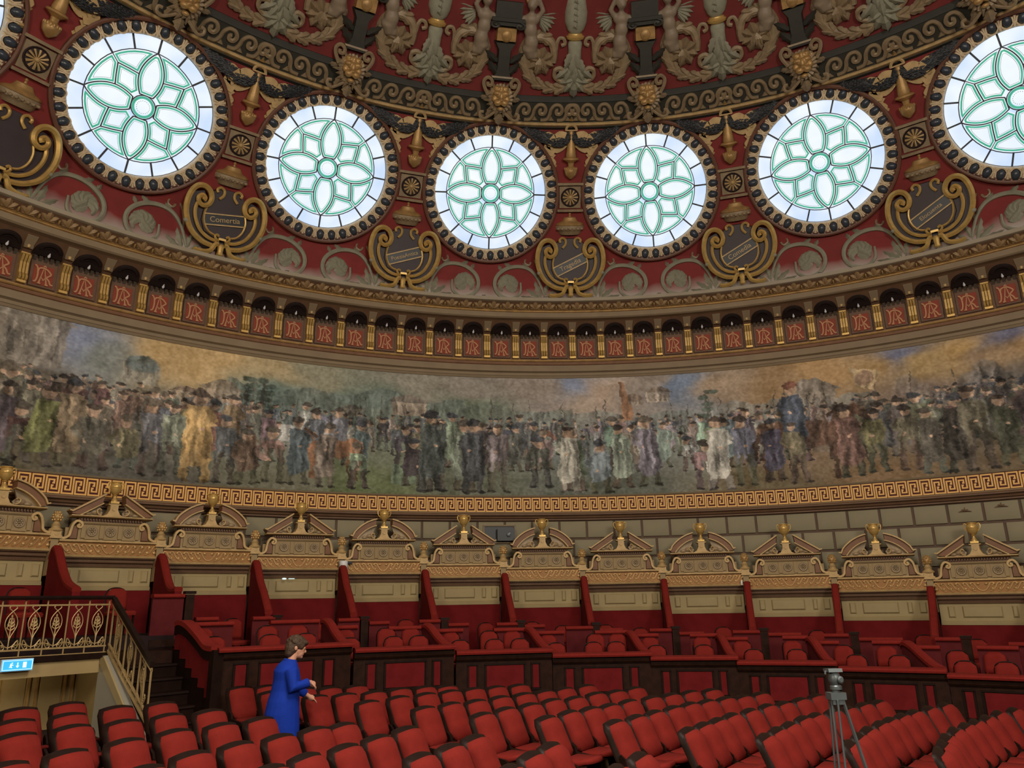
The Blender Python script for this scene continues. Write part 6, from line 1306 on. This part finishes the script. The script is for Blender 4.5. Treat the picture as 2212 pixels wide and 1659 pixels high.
for row, (v, h, step, fade) in enumerate(((.56, 46, 15, .35), (.68, 66, 25, .2), (.80, 98, 37, .08), (.95, 128, 56, 0))):
    x = -140.0
    while x < 2330:
        x += step * rs.uniform(.7, 1.35)
        if row >= 2 and rs.rand() < .14: continue
        c = palette(max(0, x))[rs.randint(len(palette(max(0, x))))]; c = tuple(cc * rs.uniform(.85, 1.15) * (1 - fade) + 104 * fade for cc in c)
        low = (84 - 20 * rs.rand(), 78 - 20 * rs.rand(), 66 - 16 * rs.rand()); hh = h * rs.uniform(.86, 1.1)
        figure(CX(x) if x < 2212 else CX(2212) + (x - 2212) * .62, (v + rs.uniform(-.03, .03)) * PH_, hh, c, low, HATS[rs.randint(6)], rs.uniform(-.05, .05), rs.rand() < .2, rs.rand() < .6)
    if row == 1:
        for k in range(46): a = CX(rs.uniform(500, 2100)); seg(a, PH_ * .5, a + rs.uniform(-4, 4), PH_ * rs.uniform(.18, .34), 1.3, (70, 62, 52), .7)
        for x, c in ((660, (132, 134, 130)), (1120, (104, 60, 44)), (1900, (84, 60, 46))): horse(CX(x), .80 * PH_, 84, c); figure(CX(x), .68 * PH_, 84, palette(x)[0], (90, 84, 72), (60, 54, 48), 0, False, True)
    if row == 2:
        horse(CX(1730), .95 * PH_, 138, (88, 58, 42)); figure(CX(1715), .72 * PH_, 128, (56, 66, 84), (60, 56, 60), (110, 60, 44), 0, False, True)
        horse(CX(720), .90 * PH_, 92, (128, 78, 46), -1); poly([(CX(850), .76 * PH_), (CX(920), .75 * PH_), (CX(918), .9 * PH_), (CX(848), .92 * PH_)], (88, 112, 84)); poly([(CX(1340), .05 * PH_), (CX(1350), .05 * PH_), (CX(1372), .38 * PH_), (CX(1345), .38 * PH_)], (158, 98, 56), .8)
        poly([(CX(1850), .1 * PH_), (CX(1915), .16 * PH_), (CX(1900), .3 * PH_), (CX(1862), .26 * PH_)], (178, 150, 100), .8); ell(CX(1882), .2 * PH_, 12, 14, (120, 86, 66), .7)
figure(CX(425), .97 * PH_, 152, (172, 130, 62), (150, 112, 50), (60, 48, 40), 0, False, True); figure(CX(1545), .98 * PH_, 138, (156, 154, 142), (110, 104, 96)); figure(CX(1225), .97 * PH_, 128, (150, 148, 132), (128, 122, 106)); figure(CX(930), .96 * PH_, 150, (64, 74, 72), (48, 48, 46), (40, 42, 48)); figure(CX(1020), .97 * PH_, 138, (58, 62, 68), (60, 62, 64), (44, 46, 50))
dx_ = blur_noise(11, 11, 5) + blur_noise(3, 3, 2.5); dy_ = blur_noise(11, 11, 4) + blur_noise(3, 3, 2.5)
cv = cv[np.clip(yy + dy_, 0, PH_ - 1).astype(int), np.clip(xx + dx_, 0, PW - 1).astype(int)]
cv = cv * 0.9 + np.array([110, 110, 98], np.float32) * 0.1
cv += (blur_noise(3, 3, 18) + blur_noise(5, 12, 12) + blur_noise(40, 120, 12))[..., None]
lum = cv.mean(2, keepdims=True); cv = lum + (cv - lum) * 0.88; cv = (cv - 100) * 1.12 + 104
GAIN = 1.62
c01 = np.clip(cv, 4, 252) / 255.0; lin = np.where(c01 <= 0.04045, c01 / 12.92, ((c01 + 0.055) / 1.055) ** 2.4) * GAIN
PR = 14.225; Z0m, Z1m = 2.505, 5.53
ang = np.radians(PA0 + (PA1 - PA0) * np.arange(PW) / (PW - 1)); zz_ = Z1m + (Z0m - Z1m) * np.arange(PH_) / (PH_ - 1) + ZO
co = np.empty((PH_, PW, 3), np.float32); co[..., 0] = PR * np.sin(ang)[None]; co[..., 1] = PR * np.cos(ang)[None]; co[..., 2] = zz_[:, None]
iy, ix = np.mgrid[0:PH_ - 1, 0:PW - 1]; i0 = (iy * PW + ix).ravel(); quads = np.stack([i0, i0 + PW, i0 + PW + 1, i0 + 1], 1).astype(np.int32)
me = bpy.data.meshes.new('mural'); me.vertices.add(PW * PH_); me.vertices.foreach_set('co', co.ravel()); nq = len(quads)
me.loops.add(nq * 4); me.loops.foreach_set('vertex_index', quads.ravel()); me.polygons.add(nq); me.polygons.foreach_set('loop_start', np.arange(0, nq * 4, 4, dtype=np.int32))
me.update(calc_edges=True); at_ = me.color_attributes.new('paint', 'FLOAT_COLOR', 'POINT'); rgba = np.ones((PH_ * PW, 4), np.float32); rgba[:, :3] = lin.reshape(-1, 3); at_.data.foreach_set('color', rgba.ravel())
mm = bpy.data.materials.new('old fresco paint'); mm.use_nodes = True; nt = mm.node_tree; b_ = nt.nodes['Principled BSDF']; b_.inputs['Roughness'].default_value = 0.75; b_.inputs['Specular IOR Level'].default_value = 0.2
vc = nt.nodes.new('ShaderNodeVertexColor'); vc.layer_name = 'paint'; nz = nt.nodes.new('ShaderNodeTexNoise'); nz.inputs['Scale'].default_value = 14; nz.inputs['Detail'].default_value = 6; tcn = nt.nodes.new('ShaderNodeTexCoord'); nt.links.new(tcn.outputs['Object'], nz.inputs['Vector'])
mr = nt.nodes.new('ShaderNodeMapRange'); mr.inputs['To Min'].default_value = 0.82; mr.inputs['To Max'].default_value = 1.18; nt.links.new(nz.outputs['Fac'], mr.inputs['Value'])
mxn = nt.nodes.new('ShaderNodeVectorMath'); mxn.operation = 'MULTIPLY'; nt.links.new(vc.outputs['Color'], mxn.inputs[0]); nt.links.new(mr.outputs['Result'], mxn.inputs[1]); nt.links.new(mxn.outputs['Vector'], b_.inputs['Base Color'])
me.materials.append(mm); mo = obj('mural', me); tag(mo, 'long painted frieze of a crowd in a landscape running round the wall', 'painting')
